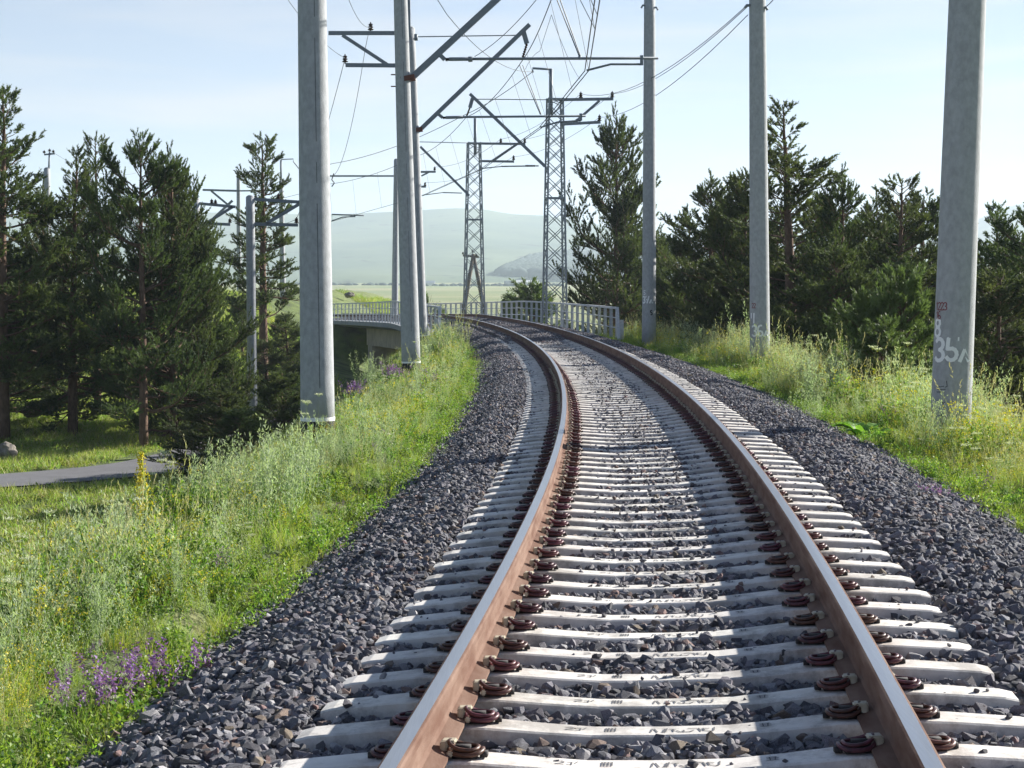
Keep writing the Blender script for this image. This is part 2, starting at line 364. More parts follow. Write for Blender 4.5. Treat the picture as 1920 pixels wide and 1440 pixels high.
# road ribbon
def ribbon(pts, width, z, name, m, n=60):
    pts = np.array(pts); t = np.r_[0, np.cumsum(np.hypot(*np.diff(pts, axis=0).T))]; tt = np.linspace(0, t[-1], n * 3)
    x = np.interp(tt, t, pts[:, 0]); y = np.interp(tt, t, pts[:, 1])
    for _ in range(6): x[1:-1] = (x[:-2] + 2 * x[1:-1] + x[2:]) / 4; y[1:-1] = (y[:-2] + 2 * y[1:-1] + y[2:]) / 4
    dx, dy = np.gradient(x), np.gradient(y); l = np.hypot(dx, dy); dx /= l; dy /= l
    mb = MB(); vs = []
    for i in range(len(x)):
        vs += [(x[i] - dy[i] * width / 2, y[i] + dx[i] * width / 2, z), (x[i] + dy[i] * width / 2, y[i] - dx[i] * width / 2, z)]
    mb.add(vs, [(2*i, 2*i+1, 2*i+3, 2*i+2) for i in range(len(x) - 1)])
    return mb.build(name, m)
tag(ribbon(ROAD, 3.2, ZROAD + .012, 'road', M['asph']), kind='structure')

# ------------------------------------------------------------------ ballast bed (structure) and stones (stuff)
SP, S0 = .45, 4.16                     # sleeper spacing and first one
SLEEPERS = [S0 + SP * i for i in range(120)]
def bed_z(u):
    a = np.abs(u)
    return np.interp(a, [0, 1.12, 1.30, 1.42, 1.75, 2.35, 2.9], [-.285, -.280, -.270, -.240, -.25, -.46, -.62])
us = np.array([-2.9, -2.35, -1.75, -1.38, -1.2, -.6, 0, .6, 1.2, 1.38, 1.8, 2.5, 3.0]); ss = np.arange(0, 165, .5)
U, S = np.meshgrid(us, ss)
V = track(S, U, bed_z(np.where(U > 0, U * .95, U)))
n1, n2 = len(us), len(ss); I = (np.arange(n2 - 1)[:, None] * n1 + np.arange(n1 - 1)).ravel()
bo = link('ballast_bed', np_mesh('ballast_bed', V.reshape(-1, 3), np.stack([I, I + 1, I + n1 + 1, I + n1], -1), M['bed'])); tag(bo, kind='structure')

def template(coll, name, me):
    o = bpy.data.objects.new(name, me); coll.objects.link(o); return o
def scatter(name, pts, rot, scl, idx, coll, **kw):
    me = bpy.data.meshes.new(name); n = len(pts); me.vertices.add(n); me.vertices.foreach_set('co', np.asarray(pts, np.float32).ravel())
    for nm, ty, ar, key in (('rot', 'FLOAT_VECTOR', rot, 'vector'), ('scl', 'FLOAT_VECTOR', scl, 'vector'), ('idx', 'INT', idx, 'value')):
        at_ = me.attributes.new(nm, ty, 'POINT'); at_.data.foreach_set(key, np.ascontiguousarray(ar, np.int32 if ty == 'INT' else np.float32).ravel())
    o = link(name, me); tree = bpy.data.node_groups.new(name, 'GeometryNodeTree')
    tree.interface.new_socket('Geometry', in_out='INPUT', socket_type='NodeSocketGeometry'); tree.interface.new_socket('Geometry', in_out='OUTPUT', socket_type='NodeSocketGeometry')
    N = tree.nodes; L = tree.links; gi = N.new('NodeGroupInput'); gout = N.new('NodeGroupOutput')
    m2p = N.new('GeometryNodeMeshToPoints'); L.new(gi.outputs[0], m2p.inputs['Mesh'])
    ci = N.new('GeometryNodeCollectionInfo'); ci.inputs['Collection'].default_value = coll; ci.inputs['Separate Children'].default_value = True; ci.inputs['Reset Children'].default_value = True
    iop = N.new('GeometryNodeInstanceOnPoints'); iop.inputs['Pick Instance'].default_value = True
    L.new(m2p.outputs[0], iop.inputs['Points']); L.new(ci.outputs[0], iop.inputs['Instance'])
    for nm, dt, sock in (('rot', 'FLOAT_VECTOR', 'Rotation'), ('scl', 'FLOAT_VECTOR', 'Scale'), ('idx', 'INT', 'Instance Index')):
        a = N.new('GeometryNodeInputNamedAttribute'); a.data_type = dt; a.inputs['Name'].default_value = nm
        L.new(a.outputs['Attribute'], iop.inputs[sock])
    L.new(iop.outputs[0], gout.inputs[0])
    md = o.modifiers.new('scatter', 'NODES'); md.node_group = tree
    return tag(o, **kw)
cs = bpy.data.collections.new('stone_shapes')
for k in range(12):
    bm = bmesh.new(); npt = 15
    for i in range(npt):
        v = Vector(rng.normal(size=3)); v.normalize(); v *= rng.uniform(.82, 1.05)
        ax = (1, rng.uniform(.65, .85), rng.uniform(.5, .7))
        bm.verts.new((v.x * ax[0], v.y * ax[1], v.z * ax[2]))
    bmesh.ops.convex_hull(bm, input=bm.verts)
    me = bpy.data.meshes.new('stone'); bm.to_mesh(me); bm.free(); me.materials.append(M['stone_brown'] if k == 3 else M['stone_pale'] if k == 7 else M['stone']); template(cs, 'stone_%02d' % k, me)
def sleeper_gap(s):
    q = (s - S0) / SP; return np.abs(q - np.round(q)) * SP     # distance to the nearest sleeper axis
PT = []; SC = []
def stones(s0, s1, dens, smin, smax, layers=2):
    n = int(dens * (s1 - s0) * 5.3); s = rng.uniform(s0, s1, n); u = rng.uniform(-2.72, 2.85, n)
    u = u + .10 * vnoise(s, u * 0, .8, 5) * (np.abs(u) > 1.9)
    sz = smin + (smax - smin) * rng.beta(1.2, 2.6, n)
    on = (sleeper_gap(s) < .105) & (np.abs(u) < 1.37) & (s < 56)
    keep = ~on | (np.abs(u) > 1.33) & (rng.random(n) < .10)
    for ru in (-.795, .795): keep &= ~((np.abs(u - ru) < .13))
    # no stones where the fastenings sit
    keep &= ~((sleeper_gap(s) < .085) & ((np.abs(np.abs(u) - .795) < .26)))
    s, u, sz = s[keep], u[keep], sz[keep]
    cov = np.clip((s - 50) / 7, 0, 1)
    inner = np.abs(u) < 1.25
    z = bed_z(np.where(u > 0, u * .95, u)) + rng.uniform(-.01, .03, len(s)) + inner * .018 + inner * cov * .09 + .012 * vnoise(s, u, .35, 8)
    PT.append(track(s, u, z)); SC.append(sz)
stones(4.2, 9, 1900, .016, .064); stones(9, 18, 1300, .018, .055); stones(18, 36, 850, .020, .046); stones(36, 66, 520, .026, .052); stones(66, 125, 180, .035, .07)
# covered stretch before the bridge: a few more
n = 9000; s = rng.uniform(52, 72, n); u = rng.uniform(-1.3, 1.3, n); k = (np.abs(np.abs(u) - .795) > .12) & (rng.random(n) < np.clip((s - 51) / 6, 0, 1)); s, u = s[k], u[k]
PT.append(track(s, u, -.25 + rng.uniform(-.01, .02, len(s)))); SC.append(rng.uniform(.03, .05, len(s)))
# loose stones lying on the sleepers
n = 3200; s = np.clip(rng.beta(1.25, 1.6, n) * 52 + 4.3, 4.3, 56); q = np.round((s - S0) / SP); s = S0 + q * SP + rng.uniform(-.075, .075, n)
u = np.where(rng.random(n) < .5, rng.uniform(-.55, .55, n), np.sign(rng.uniform(-1, 1, n)) * (.5 - np.abs(rng.normal(0, .25, n))))
k = (np.abs(u) < .56) & (rng.random(n) < np.clip(s / 26, .2, .8)); s, u = s[k], u[k]
sz = .010 + .030 * rng.beta(1, 3, len(s)); PT.append(track(s, u, -.225 + sz * .35)); SC.append(sz)
n = 420; s = S0 + np.floor(rng.uniform(0, 100, n)) * SP + rng.uniform(-.08, .08, n); u = np.sign(rng.uniform(-1, 1, n)) * rng.uniform(1.06, 1.32, n); sz = .008 + .03 * rng.beta(1, 3, n)
PT.append(track(s, u, -.205 + sz * .3)); SC.append(sz)
P_ = np.concatenate(PT); Z_ = np.concatenate(SC); n = len(P_)
print('stones', n)
scatter('ballast', P_, np.stack([rng.normal(0, .5, n), rng.normal(0, .5, n), rng.uniform(0, 6.28, n)], -1), Z_[:, None] * rng.uniform(.8, 1.2, (n, 3)), rng.integers(0, 12, n), cs,
        kind='stuff', label='dark crushed basalt ballast heaped round the sleepers and rails')

# ------------------------------------------------------------------ rails
PROF = [(-.075, -.180), (.075, -.180), (.075, -.170), (.045, -.160), (.016, -.150), (.009, -.132), (.009, -.052), (.014, -.046), (.0365, -.036), (.0375, -.014), (.034, -.004), (.026, -.0008), (0, 0), (-.026, -.0008), (-.034, -.004), (-.0375, -.014), (-.0365, -.036), (-.014, -.046), (-.009, -.052), (-.009, -.132), (-.016, -.150), (-.045, -.160), (-.075, -.170)]
def rail(side, label):
    ss = np.r_[np.arange(1.0, 60, .5), np.arange(60, 162, 1.0)]; mb = MB(); k = len(PROF); vs = []
    for s in ss:
        for (a, z) in PROF:
            a2 = a - side * z * .05 * -1
            vs.append(track(s, side * .795 + a - side * (z) * -.05 * 1, z))
    fs = []; ms = []
    for i in range(len(ss) - 1):
        for j in range(k):
            j2 = (j + 1) % k; fs.append((i * k + j, i * k + j2, (i + 1) * k + j2, (i + 1) * k + j)); ms.append(1 if 11 <= j <= 12 else 0)
    mb.add(vs, fs); mb.m = ms; mb.add([vs[j] for j in range(k)], [tuple(range(k))])
    o = mb.build('rail', [M['rust'], M['shine']]); me = o.data
    return tag(o, label, 'rail', 'running rails of the track')
rail(-1, 'left steel rail on the inside of the bend, sunlit tan web and polished top')
rail(1, 'right steel rail on the outside of the bend, dark brown shaded web and polished top')

# ------------------------------------------------------------------ sleepers with clips
def stain(m):
    t = m.node_tree; n = t.nodes; L = t.links; b = n['Principled BSDF']; src = b.inputs['Base Color'].links[0].from_socket
    tc = n.new('ShaderNodeTexCoord'); sx = n.new('ShaderNodeSeparateXYZ'); L.new(tc.outputs['Object'], sx.inputs[0])
    ab = n.new('ShaderNodeMath'); ab.operation = 'ABSOLUTE'; L.new(sx.outputs['X'], ab.inputs[0])
    d = n.new('ShaderNodeMath'); d.operation = 'SUBTRACT'; d.inputs[1].default_value = .795; L.new(ab.outputs[0], d.inputs[0])
    a2 = n.new('ShaderNodeMath'); a2.operation = 'ABSOLUTE'; L.new(d.outputs[0], a2.inputs[0])
    mr = n.new('ShaderNodeMapRange'); mr.inputs['From Min'].default_value = .10; mr.inputs['From Max'].default_value = .34; mr.inputs['To Min'].default_value = .75; mr.inputs['To Max'].default_value = .0; L.new(a2.outputs[0], mr.inputs['Value'])
    oi = n.new('ShaderNodeObjectInfo'); vm = n.new('ShaderNodeVectorMath'); vm.operation = 'ADD'; L.new(tc.outputs['Object'], vm.inputs[0]); L.new(oi.outputs['Location'], vm.inputs[1])
    nz = n.new('ShaderNodeTexNoise'); nz.inputs['Scale'].default_value = 11; nz.inputs['Detail'].default_value = 7; nz.inputs['Roughness'].default_value = .7; L.new(vm.outputs[0], nz.inputs['Vector'])
    r1 = n.new('ShaderNodeMapRange'); r1.inputs['From Min'].default_value = .38; r1.inputs['From Max'].default_value = .66; L.new(nz.outputs['Fac'], r1.inputs['Value'])
    ml = n.new('ShaderNodeMath'); ml.operation = 'MULTIPLY'; L.new(mr.outputs[0], ml.inputs[0]); L.new(r1.outputs[0], ml.inputs[1])
    mx = n.new('ShaderNodeMix'); mx.data_type = 'RGBA'; mx.inputs['B'].default_value = (.30, .19, .13, 1); L.new(src, mx.inputs['A']); L.new(ml.outputs[0], mx.inputs['Factor'])
    n2 = n.new('ShaderNodeTexNoise'); n2.inputs['Scale'].default_value = 3.3; n2.inputs['Detail'].default_value = 9; n2.inputs['Roughness'].default_value = .75; L.new(vm.outputs[0], n2.inputs['Vector'])
    r2 = n.new('ShaderNodeValToRGB'); r2.color_ramp.elements[0].position = .40; r2.color_ramp.elements[0].color = (.62, .61, .60, 1); r2.color_ramp.elements[1].position = .52; L.new(n2.outputs['Fac'], r2.inputs[0])
    m3 = n.new('ShaderNodeMix'); m3.data_type = 'RGBA'; m3.blend_type = 'MULTIPLY'; m3.inputs['Factor'].default_value = 1; L.new(mx.outputs['Result'], m3.inputs['A']); L.new(r2.outputs[0], m3.inputs['B'])
    L.new(m3.outputs['Result'], b.inputs['Base Color'])
stain(M['sleeper'])
def sleeper_mesh():
    prof = [(-1.35, -.225, .115), (-1.30, -.213, .120), (-1.04, -.192, .125), (-.95, -.188, .125), (-.64, -.190, .125), (-.42, -.212, .112), (-.25, -.226, .105), (0, -.229, .102)]
    prof = prof + [(-a, z, w_) for a, z, w_ in prof[-2::-1]]
    mb = MB(); vs = []
    for a, z, w_ in prof:
        w_ *= .66
        c = .006
        vs += [(a, -w_ - .02, z - .15), (a, -w_ - .004, z - c), (a, -w_ + c, z), (a, w_ - c, z), (a, w_ + .004, z - c), (a, w_ + .02, z - .15)]
    fs = []
    for i in range(len(prof) - 1):
        for j in range(5): fs.append((i*6+j, (i+1)*6+j, (i+1)*6+j+1, i*6+j+1))
    fs.append((0, 1, 2, 3, 4, 5)); b = (len(prof) - 1) * 6; fs.append((b+5, b+4, b+3, b+2, b+1, b))
    mb.add(vs, fs); return mb.mesh('sleeper', M['sleeper'])
STROKES = [[(10,60),(30,10)],[(60,10),(110,62)],[(175,58),(235,58)],[(195,52),(215,12)],[(228,52),(250,6)],[(290,14),(380,20)],[(335,20),(350,56)],
           [(395,44),(440,62),(590,62),(640,44)],[(500,58),(492,38)],[(560,12),(715,14),(735,40),(752,62)],[(770,14),(865,20)],[(782,16),(800,50),(900,62),(935,52),(946,6)]]
def strokes_mesh(name, strokes, m, w_, place):
    """flat strokes as thin raised ribbons; place(a, b) -> point"""
    mb = MB()
    for st in strokes:
        for (p, q) in zip(st[:-1], st[1:]):
            p = Vector((*p, 0)); q = Vector((*q, 0)); d = (q - p); l = d.length; d /= max(l, 1e-6); nrm = Vector((-d.y, d.x, 0)) * w_ / 2
            e = d * w_ * .3; k = max(1, int(l / max(w_ * 3, 1e-4)))
            for i in range(k):
                a = p - e + (q - p + 2 * e) * i / k; b = p - e + (q - p + 2 * e) * (i + 1) / k
                mb.add([place(*(a - nrm).xy), place(*(b - nrm).xy), place(*(b + nrm).xy), place(*(a + nrm).xy)], [(0, 1, 2, 3)])
    return mb.mesh(name, m)
mk = [[(x / 950 * .235 - .04, .028 - y / 70 * .066) for x, y in st] for st in STROKES]
small = [[(-.35,.02),(-.33,.03),(-.32,.015),(-.35,-.01),(-.32,-.01)],[(-.31,.02),(-.295,.02),(-.295,-.012),(-.312,-.012)],[(-.285,.005),(-.275,.03)],
         [(-.2,.03),(-.165,.03),(-.165,-.015),(-.2,-.015),(-.2,.03)],[(-.19,.03),(-.19,-.015)],[(-.178,.03),(-.178,-.015)],[(-.2,.01),(-.165,.01)],
         [(.36,.025),(.395,.028)],[(.36,.01),(.4,.012)],[(.37,.028),(.372,-.015)],[(.39,.028),(.388,-.015)],[(.36,-.012),(.40,-.012)]]
def zs(a): return float(np.interp(abs(a), [0, .25, .42, .64], [-.229, -.226, -.212, -.190])) + .0022
lett_me = strokes_mesh('lettering', [[(x + .0, y) for x, y in st] for st in mk] , M['marking'], .0065, lambda a, b: (a, b, zs(a)))
small_me = [strokes_mesh('stamp', q, M['marking'], .005, lambda a, b: (a, b, zs(a))) for q in (small[:3], small[3:7], small[7:])]
def clip_mesh():
    mb = MB(); N = 22
    # x points away from the rail, z up; two stacked loops of spring rod
    def ring(cx, rx, ry, z0, lift, rad):
        pts = []
        for i in range(N):
            t = 2 * math.pi * i / N; c, s_ = math.cos(t), math.sin(t)
            ex = .78
            x = cx + rx * math.copysign(abs(c) ** ex, c); y = ry * math.copysign(abs(s_) ** ex, s_)
            pts.append((x, y, z0 - lift * c * .5 + .006 * math.cos(2 * t)))
        mb.tube(pts, rad, 7, closed=True)
    ring(.066, .070, .062, .014, .006, .0095)
    ring(.058, .060, .050, .034, .026, .0085)
    mb.mi = 1; mb.box((.012, -.040, -.01), (.115, .040, .020)); mb.box((.02, -.02, .02), (.085, .02, .036)); mb.box((.125, -.02, -.01), (.155, .02, .012))
    return mb.mesh('rail_clip', [M['clip'], M['anchor']], smooth=True)
def insul_mesh():
    bm = bmesh.new()
    for (c, d) in (((-.004, .012, .050), (.062, .060, .014)), ((-.024, .006, .033), (.030, .066, .044)), ((.008, -.060, .014), (.026, .014, .026))):
        r = bmesh.ops.create_cube(bm, size=1)['verts']
        for v in r: v.co = Vector((v.co.x * d[0] + c[0], v.co.y * d[1] + c[1], v.co.z * d[2] + c[2]))
    bmesh.ops.bevel(bm, geom=bm.edges[:], offset=.006, segments=2, affect='EDGES')
    me = bpy.data.meshes.new('insulator'); bm.to_mesh(me); bm.free(); me.materials.append(M['insul']); return me
sl_me, cl_me, in_me = sleeper_mesh(), clip_mesh(), insul_mesh()
for i, s in enumerate(SLEEPERS):
    if s > 58: break
    p = track(s); o = bpy.data.objects.new('sleeper', sl_me); COL.objects.link(o)
    o.location = p + np.array([rng.normal(0, .004), rng.normal(0, .006), rng.normal(0, .002)])
    o.rotation_euler = (0, -math.atan(TILT), head(s) + rng.normal(0, .003))
    tag(o, 'pale concrete sleeper crossing under both rails in the dark ballast', 'sleeper', 'concrete sleepers under the rails')
    if s < 22:
        c = bpy.data.objects.new('lettering', lett_me); COL.objects.link(c); c.parent = o; c.location = (rng.normal(0, .006), 0, 0)
        for sm_ in small_me: c = bpy.data.objects.new('stamp', sm_); COL.objects.link(c); c.parent = o; c.location = (rng.normal(0, .004), 0, 0)
    for side in (-1, 1):
        for d in (-1, 1):
            c = bpy.data.objects.new('rail_clip', cl_me); COL.objects.link(c); c.parent = o
            c.scale = (.84, .82, .86); c.location = (side * .795 + d * .078, rng.normal(0, .004), -.180 if abs(d) else 0); c.rotation_euler = (0, 0, (0 if d > 0 else math.pi) + rng.normal(0, .08))
            if s < 34:
                e = bpy.data.objects.new('insulator', in_me); COL.objects.link(e); e.parent = c

# ------------------------------------------------------------------ concrete and lattice poles
def concrete_pole(px, Y, r0, r1, H, label, name='concrete_pole', zb=None, lean_to=None, band=None, group='concrete poles along the line', cap=True, seams=True):
    """a tapered hollow concrete pole; px is the column of its foot in the photo, Y its distance"""
    b = at(px, 600, Y); x, y = b.x, b.y
    z = float(gz(np.array([x]), np.array([y]))[0]) - .1 if zb is None else zb
    o = empty(name, (x, y, z)); tag(o, label, 'pole', group)
    H = H - z
    tx, ty = (0, 0)
    if lean_to is not None:            # (px, py): the pole leans a little, as old poles do
        q = at(lean_to[0], lean_to[1], Y); f = (q.z - z) / H; tx = (q.x - x) / f
    mb = MB(); n = 26
    hs = np.linspace(0, 1, 14)
    pts = [(tx * h, ty * h, H * h) for h in hs]; rad = [r0 + (r1 - r0) * h for h in hs]
    mb.tube(pts, rad, n)
    if cap: mb.tube([(tx, ty, H), (tx, ty, H + .05), (tx, ty, H + .09)], [r1 * .98, r1 * .8, r1 * .35], n)
    mb.build('shaft', M['concrete'], o, smooth=True)
    def rad_at(z_): return r0 + (r1 - r0) * z_ / H
    if seams:
        sm = MB(); 
        az_ = math.atan2(x, y)
        for da, wd in ((-.15, .0035), (.0, 0.0)):
            if not wd: continue
            for k in range(40):
                if rng.random() < .25: continue
                z0, z1 = H * k / 40, H * (k + 1) / 40
                vs = []
                for zz in (z0, z1):
                    for s_ in (-1, 1):
                        a = az_ + da + s_ * wd / rad_at(zz); rr_ = rad_at(zz) + .002
                        vs.append((tx * zz / H - math.sin(a) * rr_, -math.cos(a) * rr_, zz))
                sm.add(vs, [(0, 1, 3, 2)])
        sm.build('casting_seam', M['seam'], o)
    if band:
        for (z0, z1, m, nm) in band:
            bm_ = MB(); bm_.tube([(tx * z0 / H, 0, z0), (tx * z1 / H, 0, z1)], [rad_at(z0) + .004, rad_at(z1) + .004], n, cap=False); bm_.build(nm, M[m], o, smooth=True)
    o['_r0'] = r0; o['_r1'] = r1; o['_H'] = H; o['_tx'] = tx
    return o
M['seam'] = mat('dark seam', (.12, .13, .14), .9, var=.3, scale=30)
def marks(o, strokes, cx, cz, size, m, name, wd, Y):
    """painted strokes laid on the round face of a pole; cx in px (photo column), cz world height of centre"""
    r0, r1, H, tx = o['_r0'], o['_r1'], o['_H'], o['_tx']; zc = cz - o.location.z
    rr_ = r0 + (r1 - r0) * zc / H; ax = o.location.x + tx * zc / H; az_ = math.atan2(ax, o.location.y)
    off = (cx - 960) / FPX * Y - ax; a0 = -math.asin(max(-.99, min(.99, off / math.hypot(1, off / Y) / rr_)))
    def place(a, b):
        z = zc + b; r_ = r0 + (r1 - r0) * z / H + .003; t = az_ + a0 - a / rr_
        return (tx * z / H - math.sin(t) * r_, -math.cos(t) * r_, z)
    me = strokes_mesh(name, [[(x * size, y * size) for x, y in st] for st in strokes], M[m], wd, place)
    return link(name, me, o)
def arc(cx, cy, rx, ry, a0, a1, n=9): return [(cx + rx * math.cos(R(a0 + (a1 - a0) * i / n)), cy + ry * math.sin(R(a0 + (a1 - a0) * i / n))) for i in range(n + 1)]
def glyph(ch, x):
    g = {'3': [arc(0, .25, .22, .25, 150, -80) + arc(0, -.25, .25, .25, 80, -150)],
         '5': [[(.28, .5), (-.15, .5), (-.18, .05)] + arc(0, -.2, .24, .27, 110, -150)],
         '6': [arc(.05, .1, .28, .42, 75, 190) + arc(0, -.25, .22, .24, 170, -190)],
         '7': [[(-.2, .42), (-.2, .5), (.25, .5), (-.02, -.5)], [(-.12, .02), (.2, .02)]],
         '8': [arc(0, .26, .2, .23, -90, 270), arc(0, -.25, .23, .26, 90, 450)],
         '4': [[(-.2, .5), (-.2, .02), (.22, .02)], [(.2, .5), (.18, -.55)]],
         '1': [[(-.12, .3), (.05, .5), (.05, -.5)]], '2': [arc(0, .25, .22, .25, 160, -30) + [(-.22, -.5), (.25, -.5)]],
         'L': [[(-.22, -.5), (-.02, -.02), (.22, -.5)]], 'S': [arc(.02, .2, .18, .22, 60, 260) + arc(-.02, -.2, .18, .22, 80, -120)]}[ch]
    return [[(px_ + x, py_) for px_, py_ in st] for st in g]
def word(s, step=.62): return [st for i, c in enumerate(s) for st in glyph(c, i * step)]

def insulator(parent, p, h=.28, hang=False, n=3):
    mb = MB(); p = loc(parent, p); sgn = -1 if hang else 1
    pts, rad = [], []
    for i in range(n):
        z = sgn * (.06 + i * h / n * .8)
        pts += [p + Vector((0, 0, z)), p + Vector((0, 0, z + sgn * h * .1)), p + Vector((0, 0, z + sgn * h * .22))]; rad += [.085 - .012 * i, .10 - .012 * i, .045]
    mb.tube(pts, rad, 10); mb.tube([p, pts[-1] + Vector((0, 0, sgn * .05))], .02, 6)
    return mb.build('insulator', M['brown'], parent, smooth=False)
def loc(o, p): return Vector(p) - o.location
def bar(o, name, p, q, wd, m='bluegrey', ht=None):
    mb = MB(); mb.bar(loc(o, p), loc(o, q), wd, ht or wd * 1.6); return mb.build(name, M[m], o)
def channel(o, name, p, q, wd, m='bluegrey'):
    """two channel irons with batten plates, the usual cantilever"""
    p, q = loc(o, p), loc(o, q); d = (q - p).normalized(); x = d.cross(Vector((0, 0, 1))).normalized(); mb = MB()
    for s_ in (-1, 1): mb.bar(p + x * s_ * wd * .45, q + x * s_ * wd * .45, .018, wd * 1.1)
    for k in range(1, 12): 
        c = p + (q - p) * k / 12; mb.bar(c - d * .06, c + d * .06, wd * .86, wd * .7)
    return mb.build(name, M[m], o)
def rod_tube(o, name, pts, rad, m='bluegrey'):
    mb = MB(); mb.tube([loc(o, p) for p in pts], rad, 8); return mb.build(name, M[m], o, smooth=True)
def string_ins(o, p, q):
    """a strain insulator of small discs between p and q"""
    p, q = loc(o, p), loc(o, q); mb = MB(); k = 7; pts = []; rad = []
    for i in range(k * 2 + 1):
        pts.append(p + (q - p) * i / (2 * k)); rad.append(.05 if i % 2 else .028)
    mb.tube(pts, rad, 8); return mb.build('insulator', M['brown'], o)

A_ = concrete_pole(595, 22.8, .225, .150, 8.5, 'thick pale concrete pole in the left weeds, white ring above black foot, nearest on left', lean_to=(585, 0), band=[(0, .36, 'tar', 'foot_paint'), (.36, .41, 'white', 'paint_ring')])
B_ = concrete_pole(771, 42, .228, .150, 8.6, 'slightly leaning concrete pole beside the left ballast carrying the largest slanting bracket', lean_to=(751, 0), band=[(0, .30, 'tar', 'foot_paint'), (.30, .34, 'white', 'paint_ring')])
C_ = concrete_pole(790, 58, .225, .150, at(790, 54, 58).z, 'concrete pole with rounded top hidden partly behind the leaning pole, feeder arms to its left', lean_to=(769, 54), band=[(0, .5, 'tar', 'foot_paint'), (.5, .55, 'white', 'paint_ring')])
D_ = concrete_pole(740, 112, .22, .15, at(740, 300, 112).z, 'brownish concrete pole rising from behind the bridge railing, glimpsed beside the leaning pole', zb=-2.2, lean_to=(743, 300))
E35 = concrete_pole(1783, 20.3, .232, .185, 8.5, 'thick concrete pole with large white painted 35 and small red marks, beside the right weeds', seams=False, lean_to=(1814, 0))
E36 = concrete_pole(1426, 39, .228, .168, 8.6, 'concrete pole with white painted 36, between the two other numbered poles on the right', seams=False, lean_to=(1420, 0))
E37 = concrete_pole(1217, 55, .225, .172, at(1218, -16, 55).z, 'concrete pole with white painted 37 next to the end of the right bridge railing', seams=False, lean_to=(1218, 0))
F470 = concrete_pole(472, 70, .20, .17, at(469, 370, 70).z, 'round-topped concrete pole in the hollow left of the track, two feeder arms', lean_to=(469, 370))
F364 = concrete_pole(362, 80, .19, .15, at(366, 374, 80).z, 'concrete pole half hidden in the left pines, white ring low down, two feeder arms', lean_to=(368, 374), band=[(0, .9, 'tar', 'foot_paint'), (.9, .97, 'white', 'paint_ring')])
F352 = concrete_pole(354, 104, .2, .15, at(356, 378, 104).z, 'thin pale concrete pole showing behind the left pines beside the ringed one', lean_to=(356, 378))
F448 = concrete_pole(449, 142, .21, .15, at(446, 325, 142).z, 'distant pale pole left of the open pine, rod mast on its top', zb=at(449, 562, 142).z, lean_to=(447, 325))
F527 = concrete_pole(531, 122, .21, .15, at(527, 340, 122).z, 'distant pale pole right of the open pine with a hooked mast on its top', zb=at(531, 568, 122).z, lean_to=(527, 340))
F88 = concrete_pole(89, 92, .2, .16, at(88, 317, 92).z, 'lone concrete pole behind the far left pines with a thin crossarm mast above it', lean_to=(88, 317))
# numbers painted on the right-hand poles
marks(E35, word('35L'), 1762, at(1762, 655, 20.3).z, .25, 'white', 'painted_number', .044, 20.3)
marks(E35, word('8'), 1759, at(1762, 614, 20.3).z, .20, 'white', 'painted_number', .034, 20.3)
marks(E35, word('1223', .5), 1758, at(1762, 574, 20.3).z, .085, 'red', 'red_mark', .012, 20.3)
marks(E35, word('16', .5), 1758, at(1762, 591, 20.3).z, .085, 'red', 'red_mark', .012, 20.3)
marks(E36, word('36L'), 1414, at(1414, 620, 39).z, .23, 'white', 'painted_number', .038, 39)
marks(E36, word('4'), 1411, at(1414, 596, 39).z, .2, 'white', 'painted_number', .034, 39)
marks(E36, word('22', .55), 1411, at(1411, 573, 39).z, .10, 'red', 'red_mark', .014, 39)
marks(E37, word('37L'), 1207, at(1208, 562, 55).z, .20, 'white', 'painted_number', .042, 55)
marks(E37, word('5'), 1208, at(1208, 549, 55).z, .13, 'white', 'painted_number', .022, 55)
marks(E37, word('S'), 1221, at(1221, 586, 55).z, .17, 'tar', 'black_mark', .03, 55)
cz_ = at(1762, 742, 20.3).z
marks(E35, [[(-.3, .6), (-.1, .55), (.1, .6)], [(.25, .9), (.3, .6), (.2, .55)], [(.0, -.3), (.1, -.4), (.2, -.3)], [(-.1, -.9), (0, -1), (.05, -1.15)], [(.1, -1.5), (.16, -1.8), (.12, -2.1)], [(-.35, .25), (.15, .27)], [(-.3, .4), (.2, .42)]], 1768, cz_, .2, 'seam', 'surface_crack', .009, 20.3)
# pole A and the others have lifting holes and chips
for o, ly in ((A_, 22.8), (B_, 42)):
    pass
# --- cantilever of pole B
channel(B_, 'bracket_arm', at(772, 146, 42), at(990, -55, 42), .13)
bar(B_, 'bracket_clamp', at(752, 150, 42), at(778, 145, 42), .34, 'rustclamp', .12)
for dy in (-8, 14): rod_tube(B_, 'clamp_bolt', [at(733, 148 + dy, 42.0), at(742, 148 + dy, 42)], .015, 'rustclamp')
bar(B_, 'gusset_plate', at(818, 96, 42), at(834, 112, 42), .05, ht=.10)
string_ins(B_, at(835, 112, 42), at(842, 111, 42))
rod_tube(B_, 'registration_tube', [at(842, 111, 42), at(884, 110.5, 42)], .045); rod_tube(B_, 'registration_tube', [at(884, 110.5, 42), at(1234, 109, 42)], .033)
rod_tube(B_, 'tube_coupling', [at(878, 111, 42), at(886, 111, 42)], .065)
bar(B_, 'drop_bracket', at(1203, 104, 42), at(1203, 122, 42), .07)
rod_tube(B_, 'registration_arm', [at(1203, 120.5, 42), at(1145, 120.5, 42.1), at(1100, 132, 42.2)], .026)
rod_tube(B_, 'hanger', [at(1087, 104, 42), at(1087, 112, 42)], .035)
